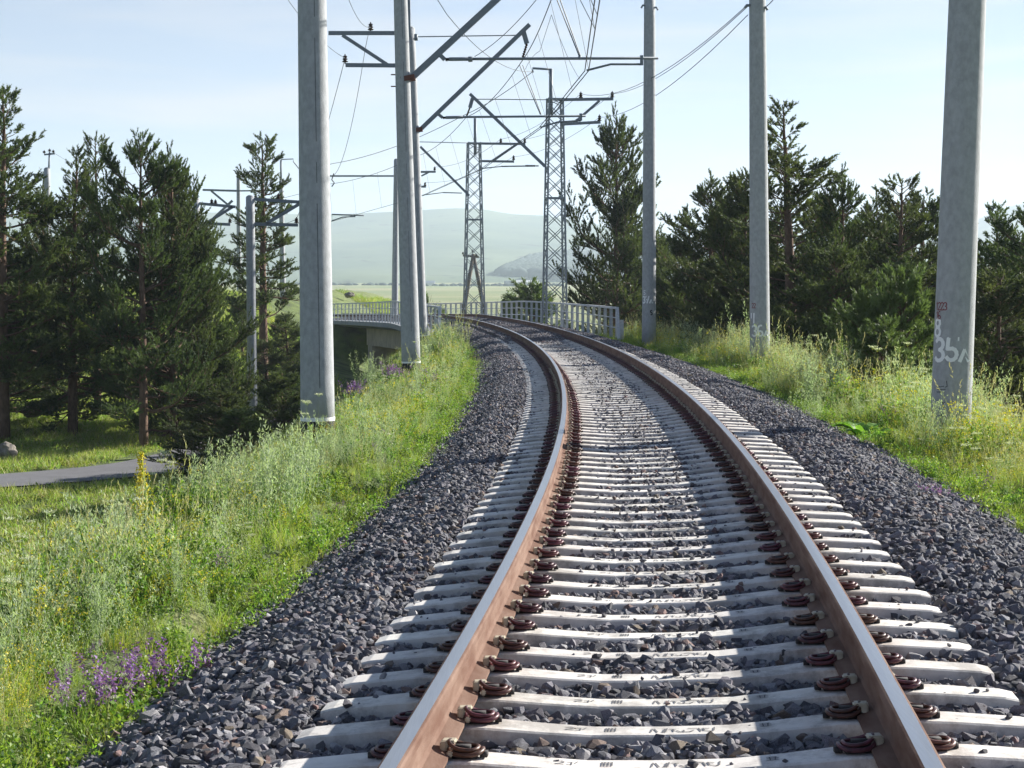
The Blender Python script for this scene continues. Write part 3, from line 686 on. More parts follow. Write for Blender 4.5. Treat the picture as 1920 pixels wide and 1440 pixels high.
# --- cantilever and feeder arms of pole C
channel(C_, 'bracket_arm', at(788, 243, 58), at(993, 46, 58), .12)
bar(C_, 'bracket_clamp', at(778, 245, 58), at(792, 242, 58), .30, 'rustclamp', .14)
rod_tube(C_, 'tie_rod', [at(778, 69, 58), at(976, 66, 58)], .018)
bar(C_, 'gusset_plate', at(981, 58, 58), at(988, 82, 58), .03, ht=.16)
string_ins(C_, at(988, 82, 58), at(979, 112, 58))
bar(C_, 'gusset_plate', at(822, 214, 58), at(830, 221, 58), .04, ht=.10)
string_ins(C_, at(830, 221, 58), at(836, 220.5, 58))
rod_tube(C_, 'registration_tube', [at(836, 220.5, 58), at(868, 219.5, 58)], .05); rod_tube(C_, 'registration_tube', [at(868, 219.5, 58), at(1098, 217.5, 58)], .036)
bar(C_, 'drop_bracket', at(1089, 213, 58), at(1089, 226, 58), .09)
rod_tube(C_, 'registration_arm', [at(1089, 226, 58), at(1045, 229, 58), at(1013, 239, 58)], .028)
bar(C_, 'feeder_arm', at(770, 62, 58), at(616, 62, 58), .08); bar(C_, 'feeder_arm', at(770, 123, 58), at(648, 122, 58), .08)
bar(C_, 'feeder_brace', at(642, 66, 58), at(726, 121, 58), .07)
insulator(C_, at(695, 60, 58)); insulator(C_, at(647, 120, 58))
bar(C_, 'top_mast', at(767, 70, 57.9), at(765, -60, 57.9), .12)
rod_tube(C_, 'top_clamp', [at(780, 64, 57.7), at(780, 76, 57.7)], .06)

def lattice(px, Y, ytop, wt, wb, zb, label):
    b = at(px, 600, Y); o = empty('lattice_mast', (b.x, Y, zb)); tag(o, label, 'mast', 'steel lattice masts beyond the bridge')
    H = at(px, ytop, Y).z - zb; ang = .2
    def corner(i, h):
        r_ = (wb + (wt - wb) * h / H) / 2; s_ = [(-1, -1), (1, -1), (1, 1), (-1, 1)][i]
        x, y = s_[0] * r_, s_[1] * r_ * .8
        return Vector((x * math.cos(ang) - y * math.sin(ang), x * math.sin(ang) + y * math.cos(ang), h))
    for i in range(4):
        mb = MB(); mb.bar(corner(i, 0), corner(i, H), .075); mb.build('leg', M['lattice'], o)
    mb = MB(); h = 0; 
    while h < H - .2:
        w_ = wb + (wt - wb) * h / H; h2 = min(H, h + w_ * .92)
        for i in range(4):
            j = (i + 1) % 4; mb.bar(corner(i, h), corner(j, h2), .032); mb.bar(corner(j, h), corner(i, h2), .032)
        h = h2
    mb.build('lacing', M['lattice'], o)
    for h in (H * .02, H * .12, H * .62, H - .05):
        mb = MB()
        for i in range(4): mb.bar(corner(i, h), corner((i + 1) % 4, h), .07)
        mb.build('cross_frame', M['lattice'], o)
    return o
T2 = lattice(1040, 78, 184, .62, 1.0, -3.0, 'taller steel lattice mast beside the dark pine, bent rod mast and two arms on top')
T1 = lattice(889, 100, 267, .68, 1.15, -3.0, 'farther steel lattice mast standing against the green hill behind the railing')
channel(T2, 'bracket_arm', at(1022, 312, 77.6), at(881, 176, 77.6), .12); rod_tube(T2, 'tie_rod', [at(1030, 187, 78), at(894, 186, 77.6)], .02)
bar(T2, 'gusset_plate', at(886, 184, 77.6), at(881, 202, 77.6), .03, ht=.16); string_ins(T2, at(881, 202, 77.6), at(875, 218, 77.6))
rod_tube(T2, 'registration_tube', [at(1010, 311, 77.6), at(940, 312, 77.6)], .03); rod_tube(T2, 'registration_arm', [at(940, 312, 77.6), at(903, 316, 77.6)], .024)
string_ins(T2, at(1003, 311, 77.5), at(985, 311, 77.5))
bar(T2, 'feeder_arm', at(1048, 187, 78), at(1150, 185.5, 78), .08); bar(T2, 'feeder_arm', at(1050, 233, 78), at(1126, 229, 78), .08)
bar(T2, 'feeder_brace', at(1124, 189, 78), at(1076, 231, 78), .07)
for p in ((1089, 186), (1148, 185), (1124, 229)): insulator(T2, at(*p, 78), .3)
rod_tube(T2, 'top_mast', [at(1033, 215, 78), at(1033, 129, 78)], .085); rod_tube(T2, 'mast_hook', [at(1033, 130, 78), at(999, 128, 78), at(999, 136, 78)], .05)
channel(T1, 'bracket_arm', at(880, 367, 99.6), at(788, 275, 99.6), .12); rod_tube(T1, 'tie_rod', [at(882, 268, 100), at(786, 266, 99.6)], .022)
rod_tube(T1, 'registration_tube', [at(866, 362, 99.6), at(830, 361, 99.6)], .03); rod_tube(T1, 'registration_arm', [at(830, 361, 99.6), at(792, 366, 99.6)], .024)
bar(T1, 'feeder_arm', at(896, 269, 100), at(985, 270, 100), .08); bar(T1, 'feeder_arm', at(900, 302, 100), at(964, 303, 100), .08); bar(T1, 'feeder_brace', at(968, 271, 100), at(922, 302, 100), .07)
for p in ((939, 270), (984, 270), (963, 302)): insulator(T1, at(*p, 100), .3)
rod_tube(T1, 'top_mast', [at(891, 290, 100), at(891, 222, 100)], .085)
# --- arms on the poles in the hollow and beyond
for (o, Y, c) in ((F470, 70, [((470, 373), (562, 379)), ((474, 420), (559, 422)), ((500, 419), (562, 382))]), (F364, 80, [((368, 381), (442, 388)), ((366, 418), (432, 421)), ((386, 419), (436, 388))])):
    for i, (p, q) in enumerate(c): bar(o, 'feeder_brace' if i == 2 else 'feeder_arm', at(*p, Y), at(*q, Y), .08)
insulator(F470, at(522, 376, 70), .25); insulator(F470, at(556, 421, 70), .25); insulator(F364, at(397, 384, 80), .22); insulator(F364, at(404, 385, 80), .22); insulator(F364, at(431, 420, 80), .22)
bar(F448, 'feeder_arm', at(448, 358, 142), at(380, 356, 142), .10); bar(F448, 'bracket_arm', at(430, 386, 142), at(396, 358, 142), .10); bar(F448, 'top_mast', at(446, 356, 142), at(446, 326, 142), .14)
bar(F448, 'bracket_arm', at(372, 436, 142), at(436, 376, 142), .12)
bar(F527, 'tie_rod', at(527, 357, 122), at(440, 358, 122), .06); bar(F527, 'bracket_arm', at(500, 392, 122), at(524, 368, 122), .09)
rod_tube(F527, 'top_mast', [at(527, 345, 122), at(527, 300, 122)], .07); rod_tube(F527, 'mast_hook', [at(527, 299, 122), at(550, 298, 122), at(550, 303, 122), at(562, 318, 122)], .035)
bar(F88, 'side_arm', at(88, 329, 92), at(58, 327, 92), .07); rod_tube(F88, 'top_mast', [at(91, 330, 92), at(93, 286, 92)], .05)
bar(F88, 'crossarm', at(83, 290, 92), at(103, 288, 92), .05)
for p in ((83, 289), (93, 286), (100, 288)): insulator(F88, at(*p, 92), .16, n=2)
# --- pole D: short arms and a suspended registration tube to its left
bar(D_, 'feeder_arm', at(748, 323, 112), at(817, 322, 112), .08); bar(D_, 'feeder_brace', at(790, 330, 112), at(804, 323, 112), .06); bar(D_, 'feeder_arm', at(748, 350, 112), at(799, 350, 112), .08)
insulator(D_, at(815, 321, 112), .25); insulator(D_, at(797, 350, 112), .25)
rod_tube(D_, 'registration_tube', [at(682, 404, 112), at(622, 402, 112)], .045); bar(D_, 'drop_bracket', at(665, 402, 112), at(665, 407, 112), .10)
rod_tube(D_, 'registration_arm', [at(665, 406, 112), at(643, 407, 112), at(622, 414, 112)], .035); channel(D_, 'bracket_arm', at(743, 330, 112), at(618, 330, 112), .09)
# clamps near the top of poles 36 and 37
for o, px_, Y in ((E36, 1419, 39), (E37, 1218, 55)):
    for dx, py in ((-19 if Y < 50 else -13, 10), (17 if Y < 50 else 13, 14)):
        rod_tube(o, 'wire_clamp', [at(px_, py, Y), at(px_ + dx, py, Y - .1), at(px_ + dx * 1.2, py + 5, Y - .1)], .03)

# ------------------------------------------------------------------ timber A-frame pole beyond the bridge
o = empty('timber_pole', at(888, 590, 138)); tag(o, 'two-legged timber pole with small insulators behind the farther lattice mast', 'pole')
for a, b in (((868, 588), (888, 476)), ((910, 588), (888, 480))):
    mb = MB(); mb.tube([loc(o, at(*a, 138)), loc(o, at(*b, 138))], [.20, .13], 10); mb.build('leg', M['wood'], o, smooth=True)
bar(o, 'crossarm', at(868, 479, 138), at(898, 482, 138), .10, 'wood')
for p in ((868, 478), (874, 478), (893, 481), (886, 474)): insulator(o, at(*p, 138), .22, n=2)

# ------------------------------------------------------------------ overhead wires
def sagged(a, b, sag, n=14):
    a, b = Vector(a), Vector(b); return [a.lerp(b, t) - Vector((0, 0, 4 * sag * t * (1 - t))) for t in [i / n for i in range(n + 1)]]
def wire(label, spans, rad=.011, name='overhead_wire', group='overhead wires'):
    pts = []
    for i, (a, b, sg) in enumerate(spans):
        q = sagged(a, b, sg); pts += q if i == 0 else q[1:]
    mb = MB(); mb.tube(pts, rad, 5); o = mb.build(name, M['wire']); tag(o, label, 'wire', group); return o, pts
K0 = Vector((1.30, 21, 5.42)); K1, K2, K3, K4 = at(1100, 133, 42.2), at(1013, 240, 58), at(903, 317, 77.6), at(792, 367, 99.6)
K5 = at(622, 415, 112); K6 = at(470, 425, 130)
dx = Vector((.045, 0, .0))
cw1, cp = wire('double contact wire running low along the track, its right strand', [(K0 + dx, K1 + dx, .0), (K1 + dx, K2 + dx, .0), (K2 + dx, K3 + dx, 0), (K3 + dx, K4 + dx, 0), (K4 + dx, K5 + dx, 0), (K5 + dx, K6, 0)], .013)
wire('double contact wire running low along the track, its left strand', [(K0 - dx, K1 - dx, .0), (K1 - dx, K2 - dx, .0), (K2 - dx, K3 - dx, 0), (K3 - dx, K4 - dx, 0)], .013)
G1, G2, G3, G4, G5 = at(1062, -85, 42), at(979, 114, 58), at(875, 219, 77.6), at(783, 292, 99.6), at(618, 345, 112); G0 = Vector((1.25, 21, 7.75))
mw, mp_ = wire('messenger cable above the contact wire, hung from the bracket tips', [(G0, G1, .45), (G1, G2, .28), (G2, G3, .30), (G3, G4, .28), (G4, G5, .25), (G5, at(470, 380, 130), .2)], .014)
cp_y = np.array([p.y for p in cp]); cpa = np.array([tuple(p) for p in cp])
for p in mp_[2:-4:4]:
    q = Vector([float(np.interp(p.y, cp_y, cpa[:, k])) for k in range(3)])
    mb = MB(); mb.tube([p, q], .006, 4, cap=False); mb.build('dropper', M['wire'], mw)
for k in (-.05, .05):
    e = Vector((k, 0, 0))
    wire('steep sling wire down to the nearest registration tube, %s strand' % ('left' if k < 0 else 'right'), [(at(1024, -62, 42) + e, at(1087, 105, 42) + e * .3, 0)], .015)
    wire('steep sling wire down to the middle registration tube, %s strand' % ('left' if k < 0 else 'right'), [(at(977, 122, 58) + e, at(1014, 215, 58) + e * .3, 0)], .016)
wire('thin stay from the top edge down to the doubled contact wire', [(at(1088, 0, 40), at(1116, 55, 42), 0)], .009)
wire('single wire dropping beside the contact wires near the top edge', [(at(1108, 0, 36), at(1120, 28, 38), 0.0)], .009)
wire('cable sagging from the hooked mast towards the top left', [(at(817, -6, 58), at(838, 27, 59.5), 0), (at(838, 27, 59.5), at(999, 134, 78), .55)], .013)
wire('cable hanging from the hooked mast down to the left behind the poles', [(at(999, 134, 78), at(870, 216, 90), .15), (at(870, 216, 90), at(622, 307, 112), .35), (at(622, 307, 112), at(561, 317, 122), .1)], .016)
wire('thin line from the leftmost insulator of the upper feeder arm down past the thick pole', [(at(695, 51, 58), at(683, 103, 62), -.1), (at(683, 103, 62), at(624, 330, 84), .9)], .010)
wire('thin line from the lower feeder arm insulator down behind the thick pole', [(at(647, 109, 58), at(556, 411, 70), .3)], .010)
wire('line rising from the upper feeder arm towards the top left edge', [(at(695, 51, 58), at(652, -6, 50), .25)], .009)
wire('line rising from the lower feeder arm past the thick pole top', [(at(647, 109, 58), at(536, -6, 47), .2)], .009)
wire('line from the outer insulator of the lattice mast up to the pole numbered 36', [(at(1148, 176, 78), at(1402, 12, 39), .42)], .010)
wire('line from the inner insulator of the lattice mast up to the pole numbered 36', [(at(1089, 176, 78), at(1402, 9, 39), .70)], .010)
wire('line from the lower arm of the lattice mast up to the pole numbered 36', [(at(1124, 220, 78), at(1402, 28, 39), .55)], .010)
wire('line from the pole numbered 36 leaving at the top right', [(at(1437, 12, 39), at(1500, -90, 24), .1)], .010)
for a, b, l in (((939, 261), (1089, 176), 'inner'), ((984, 261), (1148, 176), 'outer'), ((963, 294), (1124, 220), 'lower')):
    wire('line between the %s insulators of the two lattice masts' % l, [(at(*a, 100), at(*b, 78), .35)], .009)
for a, b, l in (((939, 261), (815, 313), 'inner'), ((963, 294), (797, 342), 'lower')):
    wire('line from the %s insulator of the farther lattice mast to the brownish pole' % l, [(at(*a, 100), at(*b, 112), .4)], .009)
wire('faint cable rising from the nearest registration tube to the top edge', [(at(890, 106, 42), at(1010, -6, 36), .12)], .008)
wire('faint bent cable between the two upper brackets', [(at(1034, 28, 45), at(1012, 96, 55), .0), (at(1012, 96, 55), at(985, 130, 60), -.1)], .007)
wire('faint dropper right of the contact wires', [(at(1034, 28, 45), at(1087, 148, 56), .15)], .007)
wire('line sagging from the ringed pole to the bare pole in the hollow', [(at(431, 412, 80), at(556, 411, 70), .35)], .009)
wire('zigzag jumper wire beside the thick pole', [(at(626, 325, 90), at(622, 337, 90), 0), (at(622, 337, 90), at(627, 343, 90), 0), (at(627, 343, 90), at(622, 350, 90), 0)], .03)
wire('line from the lone far left pole to its neighbour behind the pines', [(at(100, 286, 92), at(290, 310, 120), .9)], .009)

# ------------------------------------------------------------------ bridge and railings
br = empty('rail_bridge', tuple(track(92.5, 0, -2))); tag(br, 'short concrete rail bridge over the road hollow, deck girder and stone pitching in shade', 'bridge')
def sweep(name, prof, s0, s1, m, parent=None, n=60, base=None):
    ss = np.linspace(s0, s1, n); mb = MB(); k = len(prof); vs = []
    for s in ss:
        for (u, z) in prof:
            p = track(s, u, z); p[2] = zr_s(s) + z; vs.append(p - (np.array(parent.location) if parent else 0))
    fs = [(i*k+j, i*k+(j+1)%k, (i+1)*k+(j+1)%k, (i+1)*k+j) for i in range(n-1) for j in range(k)]
    fs += [tuple(range(k)), tuple(reversed(range((n-1)*k, n*k)))]
    mb.add(vs, fs); return mb.build(name, M[m], parent)
sweep('deck_slab', [(-3.75, -.66), (-3.75, -.42), (-2.75, -.40), (-2.75, -.50), (2.75, -.50), (2.75, -.40), (3.15, -.40), (3.15, -.62), (2.6, -.80), (-3.1, -.84)], 66, 122, 'bridgegrey', br)
for u in (-2.15, 2.15): sweep('girder', [(u - .28, -1.95), (u - .28, -.80), (u + .28, -.80), (u + .28, -1.95)], 76, 112, 'bridge', br)
sweep('inner_girder', [(-.5, -1.9), (-.5, -.80), (.5, -.80), (.5, -1.9)], 76, 112, 'bridge', br)
for s in (76.0, 111.6):
    sweep('abutment', [(-2.5, -4.3), (-2.5, -1.95), (2.5, -1.95), (2.5, -4.3)], s - 1.2, s + .7, 'bridge', br, n=3)
    sweep('abutment_wall', [(-2.42, -1.95), (-2.42, -.81), (2.42, -.81), (2.42, -1.95)], s - 1.6, s - .02 if s < 90 else s + 1.2, 'bridge', br, n=3) if s < 90 else sweep('abutment_wall', [(-2.42, -1.95), (-2.42, -.81), (2.42, -.81), (2.42, -1.95)], s + .42, s + 1.8, 'bridge', br, n=3)
# stone pitching on the near embankment cone: a sheet laid over the slope
uu = np.linspace(-9.5, -.5, 34); s_ = np.linspace(58.5, 77, 30); U, S = np.meshgrid(uu, s_); Pp = track(S, U)
Zp = gz(Pp[..., 0], Pp[..., 1]); Pp[..., 2] = Zp + .07 - .6 * np.clip((63 - S) / 3, 0, 1) * (U > -5) - .6 * np.clip((65.5 - S), 0, 1) * (U > -4.4) + .03 * vnoise(Pp[..., 0], Pp[..., 1], .35)
I = (np.arange(29)[:, None] * 34 + np.arange(33)).ravel()
o = link('stone_pitching', np_mesh('stone_pitching', Pp.reshape(-1, 3), np.stack([I, I+1, I+35, I+34], -1), M['masonry'])); tag(o, 'rough brown stone pitching on the slope under the near end of the bridge', 'retaining wall')

def railing(side, s0, s1, label):
    o = empty('bridge_railing', tuple(track(s0, side * 3.05, -.4))); tag(o, label, 'railing', 'railings along the rail bridge'); base = np.array(o.location)
    sg = side
    def P(s, z, out=0): 
        p = track(s, sg * (3.0 + out + (.6 * float(np.clip((s - s0) / 11, 0, 1)) if sg < 0 else 0))); p[2] = zr_s(s) + z; return Vector(p - base)
    H0, H1 = -.42, .68
    n = int((s1 - s0) / 1.62); ss = np.linspace(s0 + .45, s1, n)
    for i, s in enumerate(ss):
        if i >= 95: break
        mb = MB(); thick = .115 if side > 0 else .075
        mb.bar(P(s, H0), P(s, H1 - .02), thick if side > 0 else thick, .02, up=(0, 1, 0)); mb.build('post', M['railing'], o)
    if n > 95:
        mb = MB()
        for s in ss[95:]: mb.bar(P(s, H0), P(s, H1 - .02), .08, .02, up=(0, 1, 0))
        tag(mb.build('far_posts', M['railing'], o), kind='stuff')
    k = 70; s2 = np.linspace(s0 + .4, s1, k)
    mb = MB()
    for a, b in zip(s2[:-1], s2[1:]): mb.bar(P(a, H1), P(b, H1), .11, .07)
    mb.build('top_rail', M['railing'], o)
    for z in (.34, .0):
        mb = MB(); mb.tube([P(a, z) for a in s2], .020, 5); mb.build('rod', M['railing'], o)
    mb = MB(); mb.bar(P(s0 + .42, H1 + .01), P(s0 - .15, H0 - .1), .10, .07, up=(0, 0, 1)); mb.build('end_strut', M['railing'], o)
    mb = MB(); mb.bar(P(s0 + .1, H0 - .1, .12), P(s0 + .1, .28, .12), .12, .06, up=(0, 1, 0)); mb.build('end_stub', M['railing'], o)
    return o
railing(1, 59.8, 128, 'grey steel railing on the right side of the bridge, flat posts and sloping end strut')
railing(-1, 62.5, 128, 'grey steel railing on the left side of the bridge above the hollow')

# ------------------------------------------------------------------ pines
def tufts(P, D, rng_, n=11, ln=.115, wd=.016, spread=.75, up=.15):
    """needle brushes: P tuft bases, D directions -> triangle soup"""
    k = len(P); P = np.repeat(P, n, 0); D = np.repeat(D, n, 0)
    N = rng_.normal(size=(k * n, 3)); N -= (N * D).sum(1)[:, None] * D; N /= np.linalg.norm(N, axis=1)[:, None] + 1e-9
    a = D + N * rng_.uniform(.25, spread * 1.5, (k * n, 1)); a[:, 2] += up; a /= np.linalg.norm(a, axis=1)[:, None]
    L = ln * rng_.uniform(.7, 1.25, (k * n, 1)); B = P + D * rng_.uniform(-.08, .08, (k * n, 1))
    W = np.cross(a, rng_.normal(size=(k * n, 3))); W /= np.linalg.norm(W, axis=1)[:, None] + 1e-9
    tip = B + a * L; mid = B + a * L * .35
    V = np.stack([B, mid + W * wd, tip, mid - W * wd], 1).reshape(-1, 3)
    return V
def unit(v): return v / (np.linalg.norm(v) + 1e-9)
def pine(seed, H, Rm, low=.12, dens=1., shape='full', thin=.0, needles=11, ln=.12, wd=.017):
    g = np.random.default_rng(seed); mb = MB(); TPt, TDr = [], []
    n = 12; wob = np.cumsum(g.normal(0, .035 * H / 10, (n + 1, 2)), 0) * np.linspace(0, 1, n + 1)[:, None]
    tr = [(wob[i, 0], wob[i, 1], H * i / n) for i in range(n + 1)]
    r0 = .016 * H + .03; mb.tube(tr, [r0 * (1 - i / n) ** .8 + .012 for i in range(n + 1)], 8)
    tra = np.array(tr)
    def tp(z): return np.array([np.interp(z, tra[:, 2], tra[:, 0]), np.interp(z, tra[:, 2], tra[:, 1]), z])
    z = low * H; z0 = z
    while z < H * .985:
        t = (z - z0) / (H - z0)
        if shape == 'full': L0 = Rm * (1 - t) ** .75 * (.75 + .25 * min(1, t * 5))
        elif shape == 'broad': L0 = Rm * (1 - t ** 1.8) ** .8
        elif shape == 'xx': L0 = 0
        elif shape == 'open': L0 = Rm * (1 - t) ** .55 * (.55 + .45 * abs(math.sin(7 * t + seed)))
        L0 = L0 * (1 + .28 * math.sin(5.3 * t * 6 + seed * 2)) + .25
        for b in range(g.integers(3, 6)):
            if g.random() < thin: continue
            a = g.uniform(0, 6.283); L = L0 * g.uniform(.55, 1.12); el = math.radians(-6 + 52 * t ** 1.2 + g.normal(0, 9))
            d = np.array([math.cos(a) * math.cos(el), math.sin(a) * math.cos(el), math.sin(el)]); p = tp(z + g.uniform(-.1, .1)); pts = [p]; ns = max(3, int(L / .28)); st = L / ns
            for k in range(ns):
                d = unit(d + g.normal(0, .13, 3) + np.array([0, 0, .035 + .12 * k / ns])); p = p + d * st; pts.append(p)
            rb = .006 + .012 * L; mb.tube(pts, [rb * (1 - k / ns) + .005 for k in range(ns + 1)], 4, cap=False)
            pa = np.array(pts)
            # side branches and twigs
            runs = [(pa, L, .30)]
            if L > .8:
                for q in range(int(2 + L * 2.2)):
                    f = g.uniform(.25, .85); x = f * ns; i = min(int(x), ns - 1); c = pa[i] + (pa[i + 1] - pa[i]) * (x - i); dd = unit(pa[i + 1] - pa[i])
                    sd = unit(np.cross(dd, [0, 0, 1])) * (1 if q % 2 else -1); v = unit(dd * .8 + sd * g.uniform(.5, 1.0) + np.array([0, 0, g.uniform(.0, .45)])); l2 = L * g.uniform(.28, .48) * (1.15 - f * .5)
                    sp = [c]; 
                    for k in range(3): v = unit(v + g.normal(0, .12, 3) + np.array([0, 0, .07])); sp.append(sp[-1] + v * l2 / 3)
                    mb.tube(sp, [.012, .009, .006, .004], 3, cap=False); runs.append((np.array(sp), l2, .15))
            for (ra, rl, f0) in runs:
                kk = len(ra) - 1; nt_ = int((rl / .15) * dens) + 2
                for q in range(nt_):
                    f = f0 + (1 - f0) * (q + g.random()) / nt_; x = f * kk; i = min(int(x), kk - 1); c = ra[i] + (ra[i + 1] - ra[i]) * (x - i); dd = unit(ra[i + 1] - ra[i])
                    sd = unit(np.cross(dd, [0, 0, 1])) * (1 if q % 2 else -1)
                    v = unit(dd * .8 + sd * g.uniform(.2, 1.1) + np.array([0, 0, g.uniform(-.05, .75)])); tl = g.uniform(.14, .36)
                    m_ = max(1, int(tl / .09))
                    for k in range(m_): TPt.append(c + v * tl * (.3 + .7 * (k + 1) / m_)); TDr.append(v)
            TPt.append(pa[-1]); TDr.append(dd)
        z += g.uniform(.26, .42) * H / 10 * (1.0 if H > 4 else 1.3)
    for k in range(6): TPt.append(tp(H - k * .12)); TDr.append(unit(g.normal(0, .25, 3) + np.array([0, 0, 1])))
    V = tufts(np.array(TPt), np.array(TDr), g, needles, ln, wd)
    F = np.arange(len(V)).reshape(-1, 4)
    return mb, V, F
PINES = {}
def pine_kind(key, mat_='needle', **kw):
    mb, V, F = pine(**kw); PINES[key] = (mb.mesh('trunk', M['bark'], smooth=True), np_mesh('crown', V, F, M[mat_]), kw['H'])
    print(key, len(F))
pine_kind('a', seed=1, H=10, Rm=2.9, shape='broad', low=.15, dens=1.2, wd=.0135, ln=.095, needles=15)
pine_kind('b', seed=2, H=10, Rm=2.7, shape='full', low=.19, dens=1.15, thin=.06, wd=.0135, ln=.095, needles=15)
pine_kind('c', seed=3, H=9, Rm=3.0, shape='broad', low=.06, dens=1.2, wd=.0135, ln=.095, needles=15)
pine_kind('d', seed=5, H=10, Rm=2.2, shape='open', low=.28, dens=1.1, thin=.3, wd=.0135, ln=.095, needles=15)
pine_kind('e', seed=6, H=8, Rm=2.7, shape='broad', low=.03, dens=1.2, wd=.0135, ln=.095, needles=15)
pine_kind('f', seed=8, H=10, Rm=2.4, shape='full', low=.10, dens=1.2, thin=.06, wd=.0135, ln=.095, needles=15)
pine_kind('s', 'needle2', seed=11, H=2.4, Rm=.8, shape='full', low=.06, dens=1.5, ln=.12, wd=.012, needles=14)
def place_pine(key, px, ytop, Y, label, rz=0, wide=1., cat='tree', group='pines beside the line', name='pine_tree', sink=0):
    b = at(px, 700, Y); x = b.x; z = float(gz(np.array([x]), np.array([Y]))[0]) - .1 - sink
    H = at(px, ytop, Y).z - z; tm, cm, h0 = PINES[key]; k = H / h0
    o = empty(name, (x, Y, z), rz); tag(o, label, cat, group); o.scale = (k * wide, k * wide, k)
    for nm, me in (('trunk', tm), ('crown', cm)): c = bpy.data.objects.new(nm, me); COL.objects.link(c); c.parent = o
    return o
for a in [('b', 4, 178, 58, 'tall sparse pine cut by the left edge of the photo', .3, 1.05), ('a', -60, 330, 60, 'dark pine mostly beyond the left edge', 1.3, 1.1), 
          ('f', 135, 292, 60, 'narrow pine just right of the lone pole with the thin crossarm', 4, .95), ('b', 182, 263, 66, 'thin-topped pine between the lone pole and the big bushy pine', 2.2, .78),
          ('a', 268, 262, 56, 'tallest bushy pine of the left group, in its middle', .5, .78), ('c', 325, 300, 58, 'green bushy pine with reddish split trunks right of the tallest left one', 3.3, .75), ('e', 352, 336, 62, 'shorter pine in front of the half hidden ringed pole', 1.1, .62),
          ('d', 494, 268, 84, 'open pine with orange upper trunk between the bare pole and the thick pole', .9, 1.05), ('c', 85, 360, 70, 'dark pine behind the lone pole on the left', 5, .8), ('e', 392, 610, 64, 'low spreading pine left of the bare pole foot', 2.4, 1.0),
          ('e', 405, 735, 47, 'low spreading young pine in the hollow before the road bend', 4.4, 1.9), ('e', 455, 770, 43, 'low dark pine bush in the hollow left of the thick pole', 1.4, 1.9), ('e', 530, 700, 50, 'low dark pine just left of the thick pole foot', 2.9, 1.5), ('e', 540, 590, 92, 'low dark pine beside the thick pole near the bridge', 1.7, 1.3), ('e', 455, 560, 96, 'low pine behind the bare pole', 3, 1.1),
          ('e', 500, 640, 78, 'small dark pine at the foot of the open pine', 2, 1.5), ('c', 0, 470, 62, 'dense pine low at the left edge behind', 2.9, 1.2), ('e', 385, 640, 60, 'spreading low pine right of the split trunks', 5.5, 1.5)]:
    place_pine(*a)
for a in [('c', 1153, 225, 86, 'tall dark pine beside the taller lattice mast', 2.4, .74), ('c', 1330, 342, 64, 'broad pine between the poles numbered 37 and 36', 1.2, 1.0), ('f', 1290, 400, 72, 'smaller pine left of the broad one behind the pole numbered 37', 2.2, 1.2),
          ('f', 1484, 206, 52, 'tallest pine on the right, just right of the pole numbered 36', .8, 1.3), ('e', 1400, 335, 58, 'bushy pine directly behind the pole numbered 36', 2.5, 1.0), ('c', 1578, 338, 50, 'rounded pine right of the tallest right-hand one', 3.9, .75),
          ('b', 1688, 342, 48, 'pine with twin pointed tops left of the thick numbered pole', 5.1, 1.15), ('e', 1735, 376, 56, 'pine behind the thick numbered pole', 1.9, .9), ('b', 1872, 392, 46, 'slim pointed pine right of the thick numbered pole', 2.8, .95), ('a', 1935, 385, 44, 'dark pine cut by the right edge of the photo', .2, 1.),
          ('e', 1620, 420, 60, 'dense lower pine behind the rounded one', .5, 1.1), ('e', 1215, 440, 92, 'low pine filling between the mast pine and the pole numbered 37', 3.4, 1.3), ('e', 1800, 470, 58, 'dense pine low behind the thick numbered pole', 1.6, 1.2), ('e', 1460, 430, 54, 'full low pine in front of the tallest right-hand one', .3, .95),
          ('e', 1345, 500, 60, 'dense low pine behind the right weeds between two numbered poles', 4.2, 1.2), ('e', 1560, 470, 42, 'full low pine behind the bright leafy shrub', 5.2, 1.2), ('e', 1880, 520, 38, 'dark low pine at the right edge', 2.2, 1.3), ('e', 1255, 530, 74, 'dark low pine right of the pole numbered 37', 1.2, 1.1),
          ('e', 1690, 500, 44, 'dark bushy pine behind the saplings', .2, 1.1), ('c', 1640, 375, 66, 'pine filling the gap between the rounded and the twin topped one', 1.3, .9), ('c', 1385, 372, 74, 'farther pine left of the pole numbered 36', 2.6, .9), ('a', 1530, 372, 72, 'farther pine right of the tallest right-hand one', 4.6, .8), ('c', 1900, 440, 62, 'farther pine between the slim pointed one and the right edge', 3.1, 1.0)]:
    place_pine(*a)
for a in [('s', 1618, 572, 31, 'young bright green pine sapling left of the two beside the thick numbered pole', .4, .75), ('s', 1688, 545, 31, 'young pine sapling next to the thick numbered pole', 2.4, .85), ('s', 1590, 590, 34, 'smallest young pine behind the leafy shrub', 1.4, .9), ('s', 1655, 620, 29, 'short young pine between the two bigger saplings', 3.4, 1.2)]:
    place_pine(*a, group='young pines', name='pine_sapling', cat='young tree')
place_pine('s', 993, 551, 108, 'small dark conifer showing above the right railing', 1, 1.2, group='young pines', name='pine_sapling', cat='young tree')

